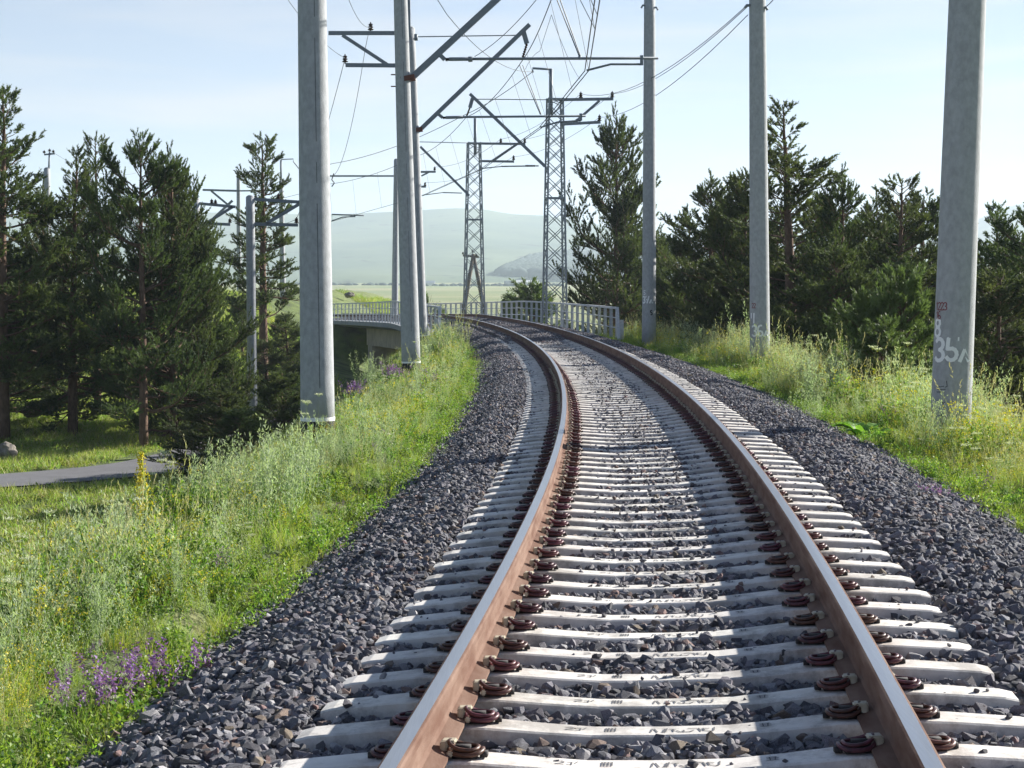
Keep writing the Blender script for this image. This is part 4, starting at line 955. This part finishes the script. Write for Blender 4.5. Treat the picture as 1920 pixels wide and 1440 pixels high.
# ------------------------------------------------------------------ leafy shrubs
def shrub(px, py_top, Y, wpx, label, seed, m='broad', leaf=.05, n=5000, zb=None):
    g = np.random.default_rng(seed); b = at(px, py_top, Y); x = b.x; z = float(gz(np.array([x]), np.array([Y]))[0]) - .05 if zb is None else zb
    H = b.z - z; Rr = wpx / FPX * Y / 2; o = empty('leafy_shrub', (x, Y, z)); tag(o, label, 'shrub', 'shrubs')
    mb = MB(); C = []
    for i in range(9):
        a = g.uniform(0, 6.28); p = np.array([0, 0, .0]); pts = [p]; d = unit(np.array([math.cos(a) * .45, math.sin(a) * .45, 1]))
        for k in range(5): p = p + d * H * .19; d = unit(d + g.normal(0, .18, 3)); pts.append(p)
        mb.tube(pts, [.03 * (1 - k / 6) for k in range(6)], 5, cap=False); C += pts[2:]
    mb.build('stem', M['bark'], o)
    c = g.normal(size=(60, 3)); c /= np.linalg.norm(c, axis=1)[:, None]; c *= g.uniform(.4, .95, (60, 1)); c = c * [Rr, Rr, H * .38] + [0, 0, H * .6]
    P = c[g.integers(0, 60, n)] + g.normal(0, .13, (n, 3)) * [Rr, Rr, H * .5]
    D = g.normal(size=(n, 3)); D /= np.linalg.norm(D, axis=1)[:, None]; W = np.cross(D, g.normal(size=(n, 3))); W /= np.linalg.norm(W, axis=1)[:, None]
    V = np.stack([P, P + D * leaf * .5 + W * leaf * .3, P + D * leaf, P + D * leaf * .5 - W * leaf * .3], 1).reshape(-1, 3)
    link('foliage', np_mesh('foliage', V, np.arange(4 * n).reshape(-1, 4), M[m]), o)
shrub(951, 549, 150, 26, 'round light green shrub in the field behind the right railing', 3, leaf=.16, n=5000)
shrub(1008, 577, 125, 12, 'small shrub beside the dark conifer behind the right railing', 4, leaf=.12, n=2500)
shrub(797, 548, 128, 14, 'slim leafy bush peeping out right of the leaning poles', 6, leaf=.10, n=2000)
shrub(822, 566, 126, 30, 'low leafy bush behind the left end of the railing', 7, leaf=.10, n=2500, zb=-3.4)
# rock on the green bank
def rock(px, py, Y, r_, label, seed, squash=.6):
    g = np.random.default_rng(seed); bm = bmesh.new(); bmesh.ops.create_icosphere(bm, subdivisions=3, radius=r_)
    o_ = g.uniform(0, 50)
    for v in bm.verts:
        c = v.co / r_; k = 1 + .22 * vnoise(np.array(c.x + o_), np.array(c.y * 1.3 + c.z), .45) + .1 * vnoise(np.array(c.z + o_), np.array(c.x), .2); v.co = Vector((c.x, c.y, c.z * squash)) * r_ * float(k)
    me = bpy.data.meshes.new('boulder'); bm.to_mesh(me); bm.free(); me.materials.append(M['boulder'])
    o = link('boulder', me, loc=at(px, py, Y)); tag(o, label, 'rock', 'field boulders'); return o
rock(655, 553, 150, .42, 'grey boulder on the green bank beyond the bridge', 1)
rock(12, 846, 52, .32, 'brown boulder in the grass at the left edge above the road', 2, .8)
rock(62, 770, 62, .4, 'dark boulder lying in the shaded grass under the left pines', 3)

# ------------------------------------------------------------------ weeds and grass
def strip(p, d, L, w0, g, bend=.5, seg=3):
    """a curved tapering blade as quads (degenerate tip) -> list of 4-vert faces"""
    side = unit(np.cross(d, g.normal(size=3))); out = []; c = p; w_ = w0; fall = np.array([d[0], d[1], -.6]) * bend
    for k in range(seg):
        d2 = unit(d + fall * (k + 1) / seg * .5); c2 = c + d2 * L / seg; w2 = w0 * (1 - (k + 1) / seg) ** .8
        out.append([c - side * w_, c + side * w_, c2 + side * w2, c2 - side * w2]); c, w_, d = c2, w2, d2
    return out, c, d
def leaf_quad(p, d, L, W_, g):
    s_ = unit(np.cross(d, g.normal(size=3))) * W_ / 2
    return [p, p + d * L * .45 + s_, p + d * L, p + d * L * .45 - s_]
def clump(kind, seed):
    g = np.random.default_rng(seed); Q = []; Mi = []
    def addq(qs, m):
        for q in qs: Q.append(q); Mi.append(m)
    def rd(tilt):
        a = g.uniform(0, 6.28); return unit(np.array([math.cos(a) * tilt, math.sin(a) * tilt, 1]))
    def base(r_): a = g.uniform(0, 6.28); q = r_ * math.sqrt(g.random()); return np.array([math.cos(a) * q, math.sin(a) * q, -.03])
    if kind == 'grass':
        mats = ['grass', 'dry']
        for i in range(46):
            q, c, d = strip(base(.16), rd(g.uniform(.1, .7)), g.uniform(.18, .5), .0045, g, g.uniform(.2, 1.1)); addq(q, 0 if g.random() < .85 else 1)
    elif kind == 'tall':
        mats = ['dry', 'grass']
        for i in range(11):
            q, c, d = strip(base(.14), rd(g.uniform(.05, .35)), g.uniform(.5, .95), .0026, g, .25, 4); addq(q, 0 if g.random() < .6 else 1)
            for k in range(9): addq([leaf_quad(c - d * k * .016, unit(d + g.normal(0, .35, 3)), .035, .008, g)], 0)
        for i in range(14):
            q, c, d = strip(base(.14), rd(g.uniform(.2, .7)), g.uniform(.2, .45), .004, g, .8); addq(q, 1)
    elif kind == 'herb':
        mats = ['herb', 'herbdark']
        for i in range(12):
            b = base(.15); d = rd(g.uniform(.05, .5)); L = g.uniform(.2, .5); q, c, dd = strip(b, d, L, .003, g, .2); addq(q, 1)
            for k in range(26):
                f = g.uniform(.1, 1); p = b + (c - b) * f; addq([leaf_quad(p, unit(g.normal(0, 1, 3) + np.array([0, 0, .4])), g.uniform(.03, .07), g.uniform(.014, .032), g)], 0 if g.random() < .75 else 1)
    elif kind == 'mug':
        mats = ['mug', 'herbdark']
        for i in range(8):
            b = base(.12); d = rd(g.uniform(.05, .38)); L = g.uniform(.5, 1.0); q, c, dd = strip(b, d, L, .004, g, .15, 3); addq(q, 1)
            for k in range(48):
                f = g.uniform(.15, 1) ** .8; p = b + (c - b) * f; r_ = (1 - f) * .09 + .02
                addq([leaf_quad(p + g.normal(0, r_, 3) * .6, unit(g.normal(0, .6, 3) + np.array([0, 0, .9])), g.uniform(.03, .06), g.uniform(.006, .012), g)], 0)
    elif kind == 'yellow':
        mats = ['yellow', 'herb', 'grass']
        for i in range(10):
            b = base(.13); d = rd(g.uniform(.05, .45)); L = g.uniform(.3, .6); q, c, dd = strip(b, d, L, .0025, g, .2); addq(q, 2)
            for k in range(10): f = g.uniform(.1, .8); addq([leaf_quad(b + (c - b) * f, unit(g.normal(0, 1, 3)), .035, .008, g)], 1)
            if i % 2:
                for k in range(9): addq([leaf_quad(c + g.normal(0, .024, 3) - dd * .01 * k, unit(g.normal(0, 1, 3)), .020, .018, g)], 0)
    elif kind == 'sage':
        mats = ['violet', 'herb', 'herbdark']
        for i in range(60): addq([leaf_quad(base(.16) + np.array([0, 0, g.uniform(.03, .2)]), unit(g.normal(0, 1, 3) + np.array([0, 0, .5])), g.uniform(.05, .09), g.uniform(.03, .05), g)], 1 if g.random() < .6 else 2)
        for i in range(7):
            b = base(.12); d = rd(g.uniform(.05, .4)); L = g.uniform(.3, .5); q, c, dd = strip(b, d, L, .003, g, .1); addq(q, 2)
            for k in range(30): f = g.uniform(.45, 1.02); addq([leaf_quad(b + (c - b) * f + g.normal(0, .012, 3), unit(g.normal(0, 1, 3)), .028, .019, g)], 0)
    elif kind == 'umbel':
        mats = ['cream', 'grass', 'herb']
        for i in range(4):
            b = base(.06); d = rd(g.uniform(.05, .3)); L = g.uniform(.55, .9); q, c, dd = strip(b, d, L, .0035, g, .15); addq(q, 1)
            for k in range(12): f = g.uniform(.1, .7); addq([leaf_quad(b + (c - b) * f, unit(g.normal(0, 1, 3)), .07, .014, g)], 2)
            for k in range(16):
                a = k * 2.4; r_ = .055 * math.sqrt(k / 16) + .004; e = c + np.array([math.cos(a) * r_, math.sin(a) * r_, .035 + .1 * r_]); addq([[c, c + np.array([.001, 0, 0]), e + np.array([.001, 0, 0]), e]], 1)
                for j in range(6): addq([leaf_quad(e + g.normal(0, .006, 3), unit(np.array([g.normal(), g.normal(), .2])), .010, .010, g)], 0)
    elif kind == 'far':
        mats = ['grass', 'dry', 'herb']
        for i in range(40):
            q, c, d = strip(base(.3), rd(g.uniform(.1, .9)), g.uniform(.15, .4), .010, g, .8, 2); addq(q, 0 if g.random() < .7 else 1)
        for i in range(14): addq([leaf_quad(base(.3) + np.array([0, 0, .12]), unit(g.normal(0, 1, 3)), .09, .04, g)], 2)
    V = np.array(Q).reshape(-1, 3); F = np.arange(len(V)).reshape(-1, 4)
    return np_mesh(kind, V, F, [M[m] for m in mats], Mi)
KINDS_ = ['grass', 'tall', 'herb', 'mug', 'yellow', 'sage', 'umbel', 'far']
cg = bpy.data.collections.new('plant_shapes'); CM = {}; base_i = {}; i_ = 0
for kd in KINDS_:
    base_i[kd] = i_; CM[kd] = []
    for v in range(3): me = clump(kd, 100 + 7 * i_); CM[kd].append(me); template(cg, 'plant_%02d' % i_, me); i_ += 1
def plants(name, x, y, z, kinds, size, **kw):
    n = len(x); idx = np.array([base_i[k] for k in kinds]) + rng.integers(0, 3, n)
    scl = size[:, None] * rng.uniform(.85, 1.2, (n, 3)); scatter(name, np.stack([x, y, z], -1), np.stack([rng.normal(0, .12, n), rng.normal(.0, .12, n) + .05, rng.uniform(0, 6.28, n)], -1), scl, idx, cg, kind='stuff', **kw)
def mix_kinds(n, x, y, table, pat=1.3):
    """patchy species mix"""
    w_ = []
    for j, (k, base_w, s_) in enumerate(table): w_.append(base_w * np.exp(1.5 * vnoise(x, y, pat * s_, 10 + 3 * j)))
    w_ = np.array(w_); w_ /= w_.sum(0); c = np.cumsum(w_, 0); r_ = rng.random(n); return [table[i][0] for i in (r_ < c).argmax(0)]
def verge(side, s0, s1, dens, u0, u1, table, grow=1.):
    n = int(dens * (s1 - s0) * (u1 - u0)); s = rng.uniform(s0, s1, n); a = rng.uniform(u0, u1, n) ; edge = .12 * vnoise(s, s * 0, 1.1, 6) + .05 * vnoise(s, s * 0, .3, 7)
    k = a > u0 + .12 + edge; s, a = s[k], a[k]; p = track(s, side * a); x, y = p[:, 0], p[:, 1]; z = gz(x, y)
    if side < 0: grow = grow * np.where((a > 3.0) & (a < 4.7) & (s > 15) & (s < 23.4), .62, 1.0)
    if side < 0: grow = grow * np.where((a > 2.8) & (a < 4.8) & (s > 32) & (s < 42.6), .42, 1.0)
    ed = np.clip((a - u0) / 1.2, .35, 1); size = ed * grow * (1 + .38 * vnoise(x, y, 1.1, 9)) * rng.uniform(.7, 1.35, len(x)) * np.where((a > 4.1) & (side < 0), np.where(s < 21, .75, .42), 1) * np.where((side < 0) & (s > 24) & (a > 3.1), .55, 1)
    kinds = np.array(mix_kinds(len(x), x, y, table)); giant = (rng.random(len(x)) < .045) & np.isin(kinds, ['mug', 'tall', 'umbel', 'yellow']) & (a > u0 + .7) & (a < 4.4); size = np.where(giant & (ed * grow > .5 * (side > 0)), size * 1.45, size); low = (a - u0 < .55) & (rng.random(len(x)) < .8); kinds[low] = np.where(rng.random(low.sum()) < .6, 'herb', 'grass'); size[low] = np.maximum(size[low], .45)
    return x, y, z, kinds, size
TL = [('grass', 2.4, 1), ('tall', .9, 1.2), ('herb', 3.6, 1), ('mug', 1.1, .8), ('yellow', 2.3, 1.6), ('sage', .05, .8), ('umbel', .12, 1)]
TR = [('grass', 3.0, 1), ('tall', 1.9, 1.4), ('herb', 2.2, 1), ('mug', .8, .8), ('yellow', 3.0, 1.8), ('sage', .06, .8), ('umbel', .14, 1)]
def cat_(L_): return [np.concatenate([q[i] for q in L_]) for i in range(5)]
L_ = cat_([verge(-1, 4, 11, 85, 2.05, 6.5, TL, .62), verge(-1, 11, 23.5, 65, 2.0, 6.5, TL, .60), verge(-1, 23.5, 40, 42, 2.02, 6.5, TL, .80), verge(-1, 40, 57, 22, 1.95, 7, TL, 1.0), verge(-1, 57, 68, 22, 1.95, 4.7, TL, .9)])
plants('weeds', L_[0], L_[1], L_[2], L_[3], L_[4], label='mixed flowering weeds and grasses on the left shoulder of the line')
R_ = cat_([verge(1, 9, 22, 62, 2.42, 7, TR, .62), verge(1, 22, 45, 36, 2.42, 6.8, TR, .72), verge(1, 45, 64, 20, 2.5, 6.5, TR, .8)])
plants('weeds', R_[0], R_[1], R_[2], R_[3], R_[4], label='yellowish flowering weeds and grasses on the right shoulder of the line')
# hollow on the left, bank beyond, field beyond the bridge
def meadow(x0, x1, y0, y1, n, size, clear=True):
    x = rng.uniform(x0, x1, n); y = rng.uniform(y0, y1, n); u, s = nearest(x, y); k = (np.abs(u) > 6.4) & (road_d(x, y) > 2.25)
    x, y = x[k], y[k]; return x, y, gz(x, y), np.array(['far'] * k.sum()), size * (1 + .35 * vnoise(x, y, 2.5, 3)) * rng.uniform(.7, 1.2, k.sum())
m_ = cat_([meadow(-24, -3, 24, 47, 5200, .95), meadow(-30, -4, 47, 75, 9000, 1.0), meadow(-40, -8, 75, 160, 7000, 1.7), meadow(3, 26, 26, 75, 4500, 1.1), meadow(-14, 20, 75, 200, 7000, 1.5)])
plants('grass', m_[0], m_[1], m_[2], m_[3], m_[4], label='lush green grass in the hollow and on the banks around the line')

def single(kind, px, py, Y, sc_, label, name, cat, group=None, v=0, n=1, spread=.12, dz=0):
    b = at(px, py, Y); z = float(gz(np.array([b.x]), np.array([Y]))[0]) + dz; o = empty(name, (b.x, Y, z), rng.uniform(0, 6)); tag(o, label, cat, group)
    for i in range(n):
        c = bpy.data.objects.new({'mug': 'stems', 'sage': 'flower_spikes', 'umbel': 'flower_heads', 'herb': 'leaves', 'tall': 'stems'}[kind], CM[kind][(v + i) % 3]); COL.objects.link(c); c.parent = o
        c.location = (rng.normal(0, spread), rng.normal(0, spread), 0) if n > 1 else (0, 0, 0); c.rotation_euler = (0, 0, rng.uniform(0, 6)); c.scale = (sc_,) * 3
for i, (px_, Y, sc_, lb) in enumerate([(455, 13.6, 1.1, 'tall silvery mugwort left of the thick pole nearest the camera'), (400, 14.5, 1.1, 'grey green mugwort rising at the left before the hollow'), (545, 14.6, 1.1, 'broad silvery mugwort at the middle of the left weeds'), (1545, 27, 1.6, 'tall mugwort beside the bright leafy sapling'), (1745, 19.3, 1.6, 'dark feathery mugwort at the left side of the thick numbered pole foot'), (1835, 21, 1.6, 'pale mugwort just right of the thick numbered pole'), (560, 16.5, 1.0, 'large silvery mugwort bush in front of the thick pole foot'), (620, 20.5, 1.0, 'silvery mugwort bush right of the thick pole foot'), (505, 14.5, 1.0, 'silvery mugwort bush at the ballast edge left of the thick pole'), (700, 37.5, 1.3, 'grey green mugwort standing left of the leaning pole'),
                                   (660, 24, 1.0, 'mugwort bush at the ballast edge right of the thick pole'), (1500, 24, 1.0, 'dusty green mugwort bush beside the right ballast edge'), (800, 45, 1.25, 'pale mugwort beside the foot of the leaning pole'), (240, 9.4, .62, 'feathery pale mugwort in the near left weeds above the violet flowers')]):
    single('mug', px_, 800, Y, sc_ * (.8 if Y < 15 else .5 if Y < 22 else .65), lb, 'mugwort_bush', 'weed', 'mugwort bushes', i, 4, .17)
for i, (px_, Y, sc_, lb) in enumerate([(170, 7.75, .62, 'violet sage clump at the bottom left, nearest the left edge'), (222, 8.1, .6, 'violet sage clump in the middle of the near left ones'), (290, 8.5, .62, 'violet sage clump close to the ballast at bottom left'), (735, 37, 1.0, 'violet sage in front of the leaning pole foot'), (668, 31, .9, 'violet sage between the thick pole and the leaning pole'), (1757, 14.6, .8, 'violet sage at the right ballast edge')]):
    single('sage', px_, 900, Y, sc_, lb, 'violet_sage', 'wildflower', 'violet sage clumps', i, 3, .07)
for i, (px_, Y, sc_, lb) in enumerate([(222, 11.8, .85, 'cream flat-headed umbel beside the yellow spike'), (15, 9.2, .8, 'cream umbel at the left edge of the weeds'), (60, 11.0, .8, 'cream umbel left, below the road'), (315, 15, .9, 'cream umbel standing right of the yellow spike'), (200, 7.6, .45, 'small white umbel above the violet flowers'), (790, 40, 1.0, 'white umbel right beside the leaning pole foot'), (1850, 15, .8, 'white umbel cluster at the right edge'), (1800, 17.5, .9, 'white umbel near the thick numbered pole foot'), (590, 20.5, 1.0, 'tall umbel stem rising before the thick pole foot')]):
    single('umbel', px_, 900, Y, sc_ * .9, lb, 'wild_carrot', 'wildflower', 'cream umbels', i, 1)
# yellow mullein spike
b = at(270, 910, 13.2); z = float(gz(np.array([b.x]), np.array([13.2]))[0]); o = empty('mullein_plant', (b.x, 13.2, z)); tag(o, 'tall single yellow mullein spike in the left weeds below the road', 'wildflower')
Hm = at(270, 848, 13.2).z - z; mb = MB(); mb.tube([(0, 0, 0), (.01, 0, Hm * .6), (-.02, 0, Hm)], [.012, .01, .005], 6); mb.build('stem', M['herb'], o)
g = np.random.default_rng(5); Q = []
for k in range(700):
    f = g.uniform(.25, 1.0); r_ = .035 * (1.15 - f) + .006; p = np.array([-.02 * f + g.normal(0, r_), g.normal(0, r_), Hm * f]); Q.append(leaf_quad(p, unit(g.normal(size=3)), .018, .016, g))
link('flowers', np_mesh('flowers', np.array(Q).reshape(-1, 3), np.arange(2800).reshape(-1, 4), M['yellow']), o)
Q = [leaf_quad(np.array([g.normal(0, .03), g.normal(0, .03), g.uniform(0, .2)]), unit(np.array([g.normal(), g.normal(), .5])), .2, .06, g) for k in range(30)]
link('leaves', np_mesh('leaves', np.array(Q).reshape(-1, 3), np.arange(120).reshape(-1, 4), M['mug']), o)
# big leaved plants
def rosette(px, Y, r_, nl, label, hgt=.3, name='burdock_plant', m='herb'):
    b = at(px, 840, Y); z = float(gz(np.array([b.x]), np.array([Y]))[0]) - .02; g = np.random.default_rng(int(px)); o = empty(name, (b.x, Y, z)); tag(o, label, 'weed'); mb = MB()
    for i in range(nl):
        a = g.uniform(0, 6.28); L = r_ * g.uniform(.6, 1.1); W_ = L * .42; el = g.uniform(.3, 1.1); n = 6; vs = []
        for k in range(n + 1):
            f = k / n; rr_ = L * f; zz = hgt * math.sin(min(1, f * 1.3) * 1.7) * el; wv = W_ / 2 * math.sin(math.pi * min(.98, f ** .8)) * (1 + .15 * math.sin(f * 20)); c = Vector((math.cos(a) * rr_, math.sin(a) * rr_, zz)); s_ = Vector((-math.sin(a), math.cos(a), 0))
            vs += [c - s_ * wv + Vector((0, 0, wv * .35)), c, c + s_ * wv + Vector((0, 0, wv * .35))]
        mb.add(vs, [(3*k, 3*k+1, 3*k+4, 3*k+3) for k in range(n)] + [(3*k+1, 3*k+2, 3*k+5, 3*k+4) for k in range(n)])
    mb.build('leaves', M[m], o)
rosette(1622, 21, .42, 22, 'glossy broad-leaved burdock at the right ballast edge near the thick numbered pole', .26, m='herb')
rosette(390, 9.2, .14, 10, 'small broad-leaved plant at the left ballast edge above the violet flowers', .10)
def leafy_sapling(px, ytop, Y, label, nb=7):
    b = at(px, 690, Y); z = float(gz(np.array([b.x]), np.array([Y]))[0]); H = at(px, ytop, Y).z - z; g = np.random.default_rng(3); o = empty('leafy_sapling', (b.x, Y, z)); tag(o, label, 'young tree'); mb = MB(); Q = []
    for i in range(nb):
        p = np.array([g.normal(0, .03), g.normal(0, .03), 0]); d = unit(np.array([g.normal(0, .22), g.normal(0, .2), 1])); pts = [p]; L = H * g.uniform(.6, 1.05)
        for k in range(7): d = unit(d + np.array([.05, 0, 0]) + g.normal(0, .08, 3)); p = p + d * L / 7; pts.append(p)
        mb.tube(pts, [.010 - .001 * k for k in range(8)], 5, cap=False)
        for k in range(60):
            f = g.uniform(1.5, 7); j = min(int(f), 6); c = pts[j] + (pts[j + 1] - pts[j]) * (f - j); Q.append(leaf_quad(c, unit(np.array([g.normal(0, 1), g.normal(0, 1), .1])), g.uniform(.10, .17), g.uniform(.05, .075), g))
    mb.build('stem', M['bark'], o); link('leaves', np_mesh('leaves', np.array(Q).reshape(-1, 3), np.arange(4 * len(Q)).reshape(-1, 4), M['herb']), o)
leafy_sapling(1558, 630, 32, 'bright green leafy sapling rising out of the right weeds')
single('tall', 1127, 600, 61.5, 1.3, 'straw coloured weed tuft growing against the right railing', 'weed_tuft', 'weed', None, 0, 3, .1, dz=.1)
single('tall', 870, 600, 50, 1.5, 'tall spindly weeds standing before the bend at the left ballast edge', 'weed_tuft', 'weed', None, 1, 3, .15)

# ------------------------------------------------------------------ far things in the plain
o = empty('farm_shed', at(985, 536, 1600)); tag(o, 'long low white farm shed at the foot of the hill', 'building')
W_ = 50 / FPX * 1600; mb = MB(); mb.box((-W_ * .35, 0, -4), (W_ * .5, 9, 3.2)); mb.build('wall', M['farwhite'], o)
mb = MB(); mb.add([(-W_*.36, -.5, 3.21), (W_*.51, -.5, 3.21), (W_*.51, 4.5, 5.2), (-W_*.36, 4.5, 5.2), (-W_*.36, 9.5, 3.21), (W_*.51, 9.5, 3.21)], [(0,1,2,3),(3,2,5,4),(0,3,4),(1,5,2)]); mb.build('roof', M['farwhite'], o)
for k in range(7):
    mb = MB(); x = -W_ * .3 + k * W_ * .12; mb.box((x, -.06, -1), (x + 1.3, -.02, 1.6)); mb.build('window', M['window'], o)
mb = MB(); mb.box((-W_ * .8, 2, -4), (-W_ * .37, 12, 4.6)); mb.build('annex', M['roofgrey'], o)
o = empty('farm_cottage', at(806, 535, 1500)); tag(o, 'tiny pale cottage at the far edge of the field', 'building')
mb = MB(); mb.box((-4, 0, -3), (4, 6, 2)); mb.build('wall', M['farwhite'], o); mb = MB(); mb.add([(-4.3, -.3, 2), (4.3, -.3, 2), (4.3, 3, 4), (-4.3, 3, 4), (-4.3, 6.3, 2), (4.3, 6.3, 2)], [(0,1,2,3),(3,2,5,4),(0,3,4),(1,5,2)]); mb.build('roof', M['roofgrey'], o)
# far wood on the hillside: many small crowns, one mass
g = np.random.default_rng(9); n = 4200
pxs = g.uniform(945, 1330, n); lo = np.interp(pxs, [945, 1020, 1100, 1330], [516, 520, 524, 520]); hi = np.interp(pxs, [945, 985, 1020, 1120, 1200, 1290, 1330], [513, 494, 483, 474, 468, 470, 480])
az_ = np.arctan((pxs - 960) / FPX); pyv = lo + (hi - lo) * g.random(n)
def hill_z(a, r_):
    i = np.clip(np.searchsorted(az, a) - 1, 0, len(az) - 2); j = np.clip(np.searchsorted(rr, r_) - 1, 0, len(rr) - 2)
    fa = (a - az[i]) / (az[i + 1] - az[i]); fr = (r_ - rr[j]) / (rr[j + 1] - rr[j])
    return (hz[j, i] * (1 - fa) + hz[j, i + 1] * fa) * (1 - fr) + (hz[j + 1, i] * (1 - fa) + hz[j + 1, i + 1] * fa) * fr
rad_ = np.linspace(1800, 4100, 120); A2, R2 = np.meshgrid(az_, rad_); HZ2 = hill_z(A2.ravel(), R2.ravel()).reshape(A2.shape); PY2 = 548 - HZ2 / (R2 * np.cos(A2)) * FPX
ri = np.abs(PY2 - pyv[None, :]).argmin(0); rs = rad_[ri] + g.uniform(-20, 20, n); zs_ = hill_z(az_, rs)
VV = []; 
ico = [(0,0,1)] + [(math.cos(k*1.2566)*.9, math.sin(k*1.2566)*.9, .35) for k in range(5)] + [(math.cos(k*1.2566+.6)*.9, math.sin(k*1.2566+.6)*.9, -.4) for k in range(5)]
FI = [(0, 1+k, 1+(k+1)%5) for k in range(5)] + [(1+k, 6+k, 1+(k+1)%5) for k in range(5)] + [(1+(k+1)%5, 6+k, 6+(k+1)%5) for k in range(5)]
T_ = np.array(ico); sz = g.uniform(6, 13, (n, 1, 1)) * np.array([1.3, 1.3, .8]); C_3 = np.stack([rs * np.sin(az_), rs * np.cos(az_), zs_ + 2], -1)
VV = (C_3[:, None] + T_[None] * sz).reshape(-1, 3); FF = (np.array(FI)[None] + (np.arange(n) * len(ico))[:, None, None]).reshape(-1, 3)
o = link('distant_wood', np_mesh('distant_wood', VV, FF, M['forest'])); tag(o, 'dark blue green wood on the lower hillside behind the white shed', kind='stuff')

hx = g.uniform(-190, 45, 150); hy = 1500 + g.normal(0, 22, 150); hzz = gz(hx, hy); hs = g.uniform(1.0, 2.6, (150, 1, 1)) * np.array([1.9, 1, .8])
VV = (np.stack([hx, hy, hzz + .6], -1)[:, None] + T_[None] * hs).reshape(-1, 3); FF = (np.array(FI)[None] + (np.arange(150) * len(ico))[:, None, None]).reshape(-1, 3)
tag(link('field_hedge', np_mesh('field_hedge', VV, FF, M['forest'])), 'thin dark hedge line along the far edge of the pale field', kind='stuff')
# ------------------------------------------------------------------ haze
mb = MB(); mb.box((-9000, -300, -60), (9000, 9000, 420)); hm = bpy.data.materials.new('haze'); hm.use_nodes = True; N = hm.node_tree.nodes; N.clear()
ho_ = N.new('ShaderNodeOutputMaterial'); pv = N.new('ShaderNodeVolumePrincipled'); pv.inputs['Color'].default_value = (.68, .80, .92, 1); pv.inputs['Density'].default_value = HAZE; pv.inputs['Anisotropy'].default_value = .2
hm.node_tree.links.new(pv.outputs[0], ho_.inputs['Volume']); hz_ = mb.build('haze', hm); tag(hz_, kind='stuff', label='pale blue summer haze filling the valley air')
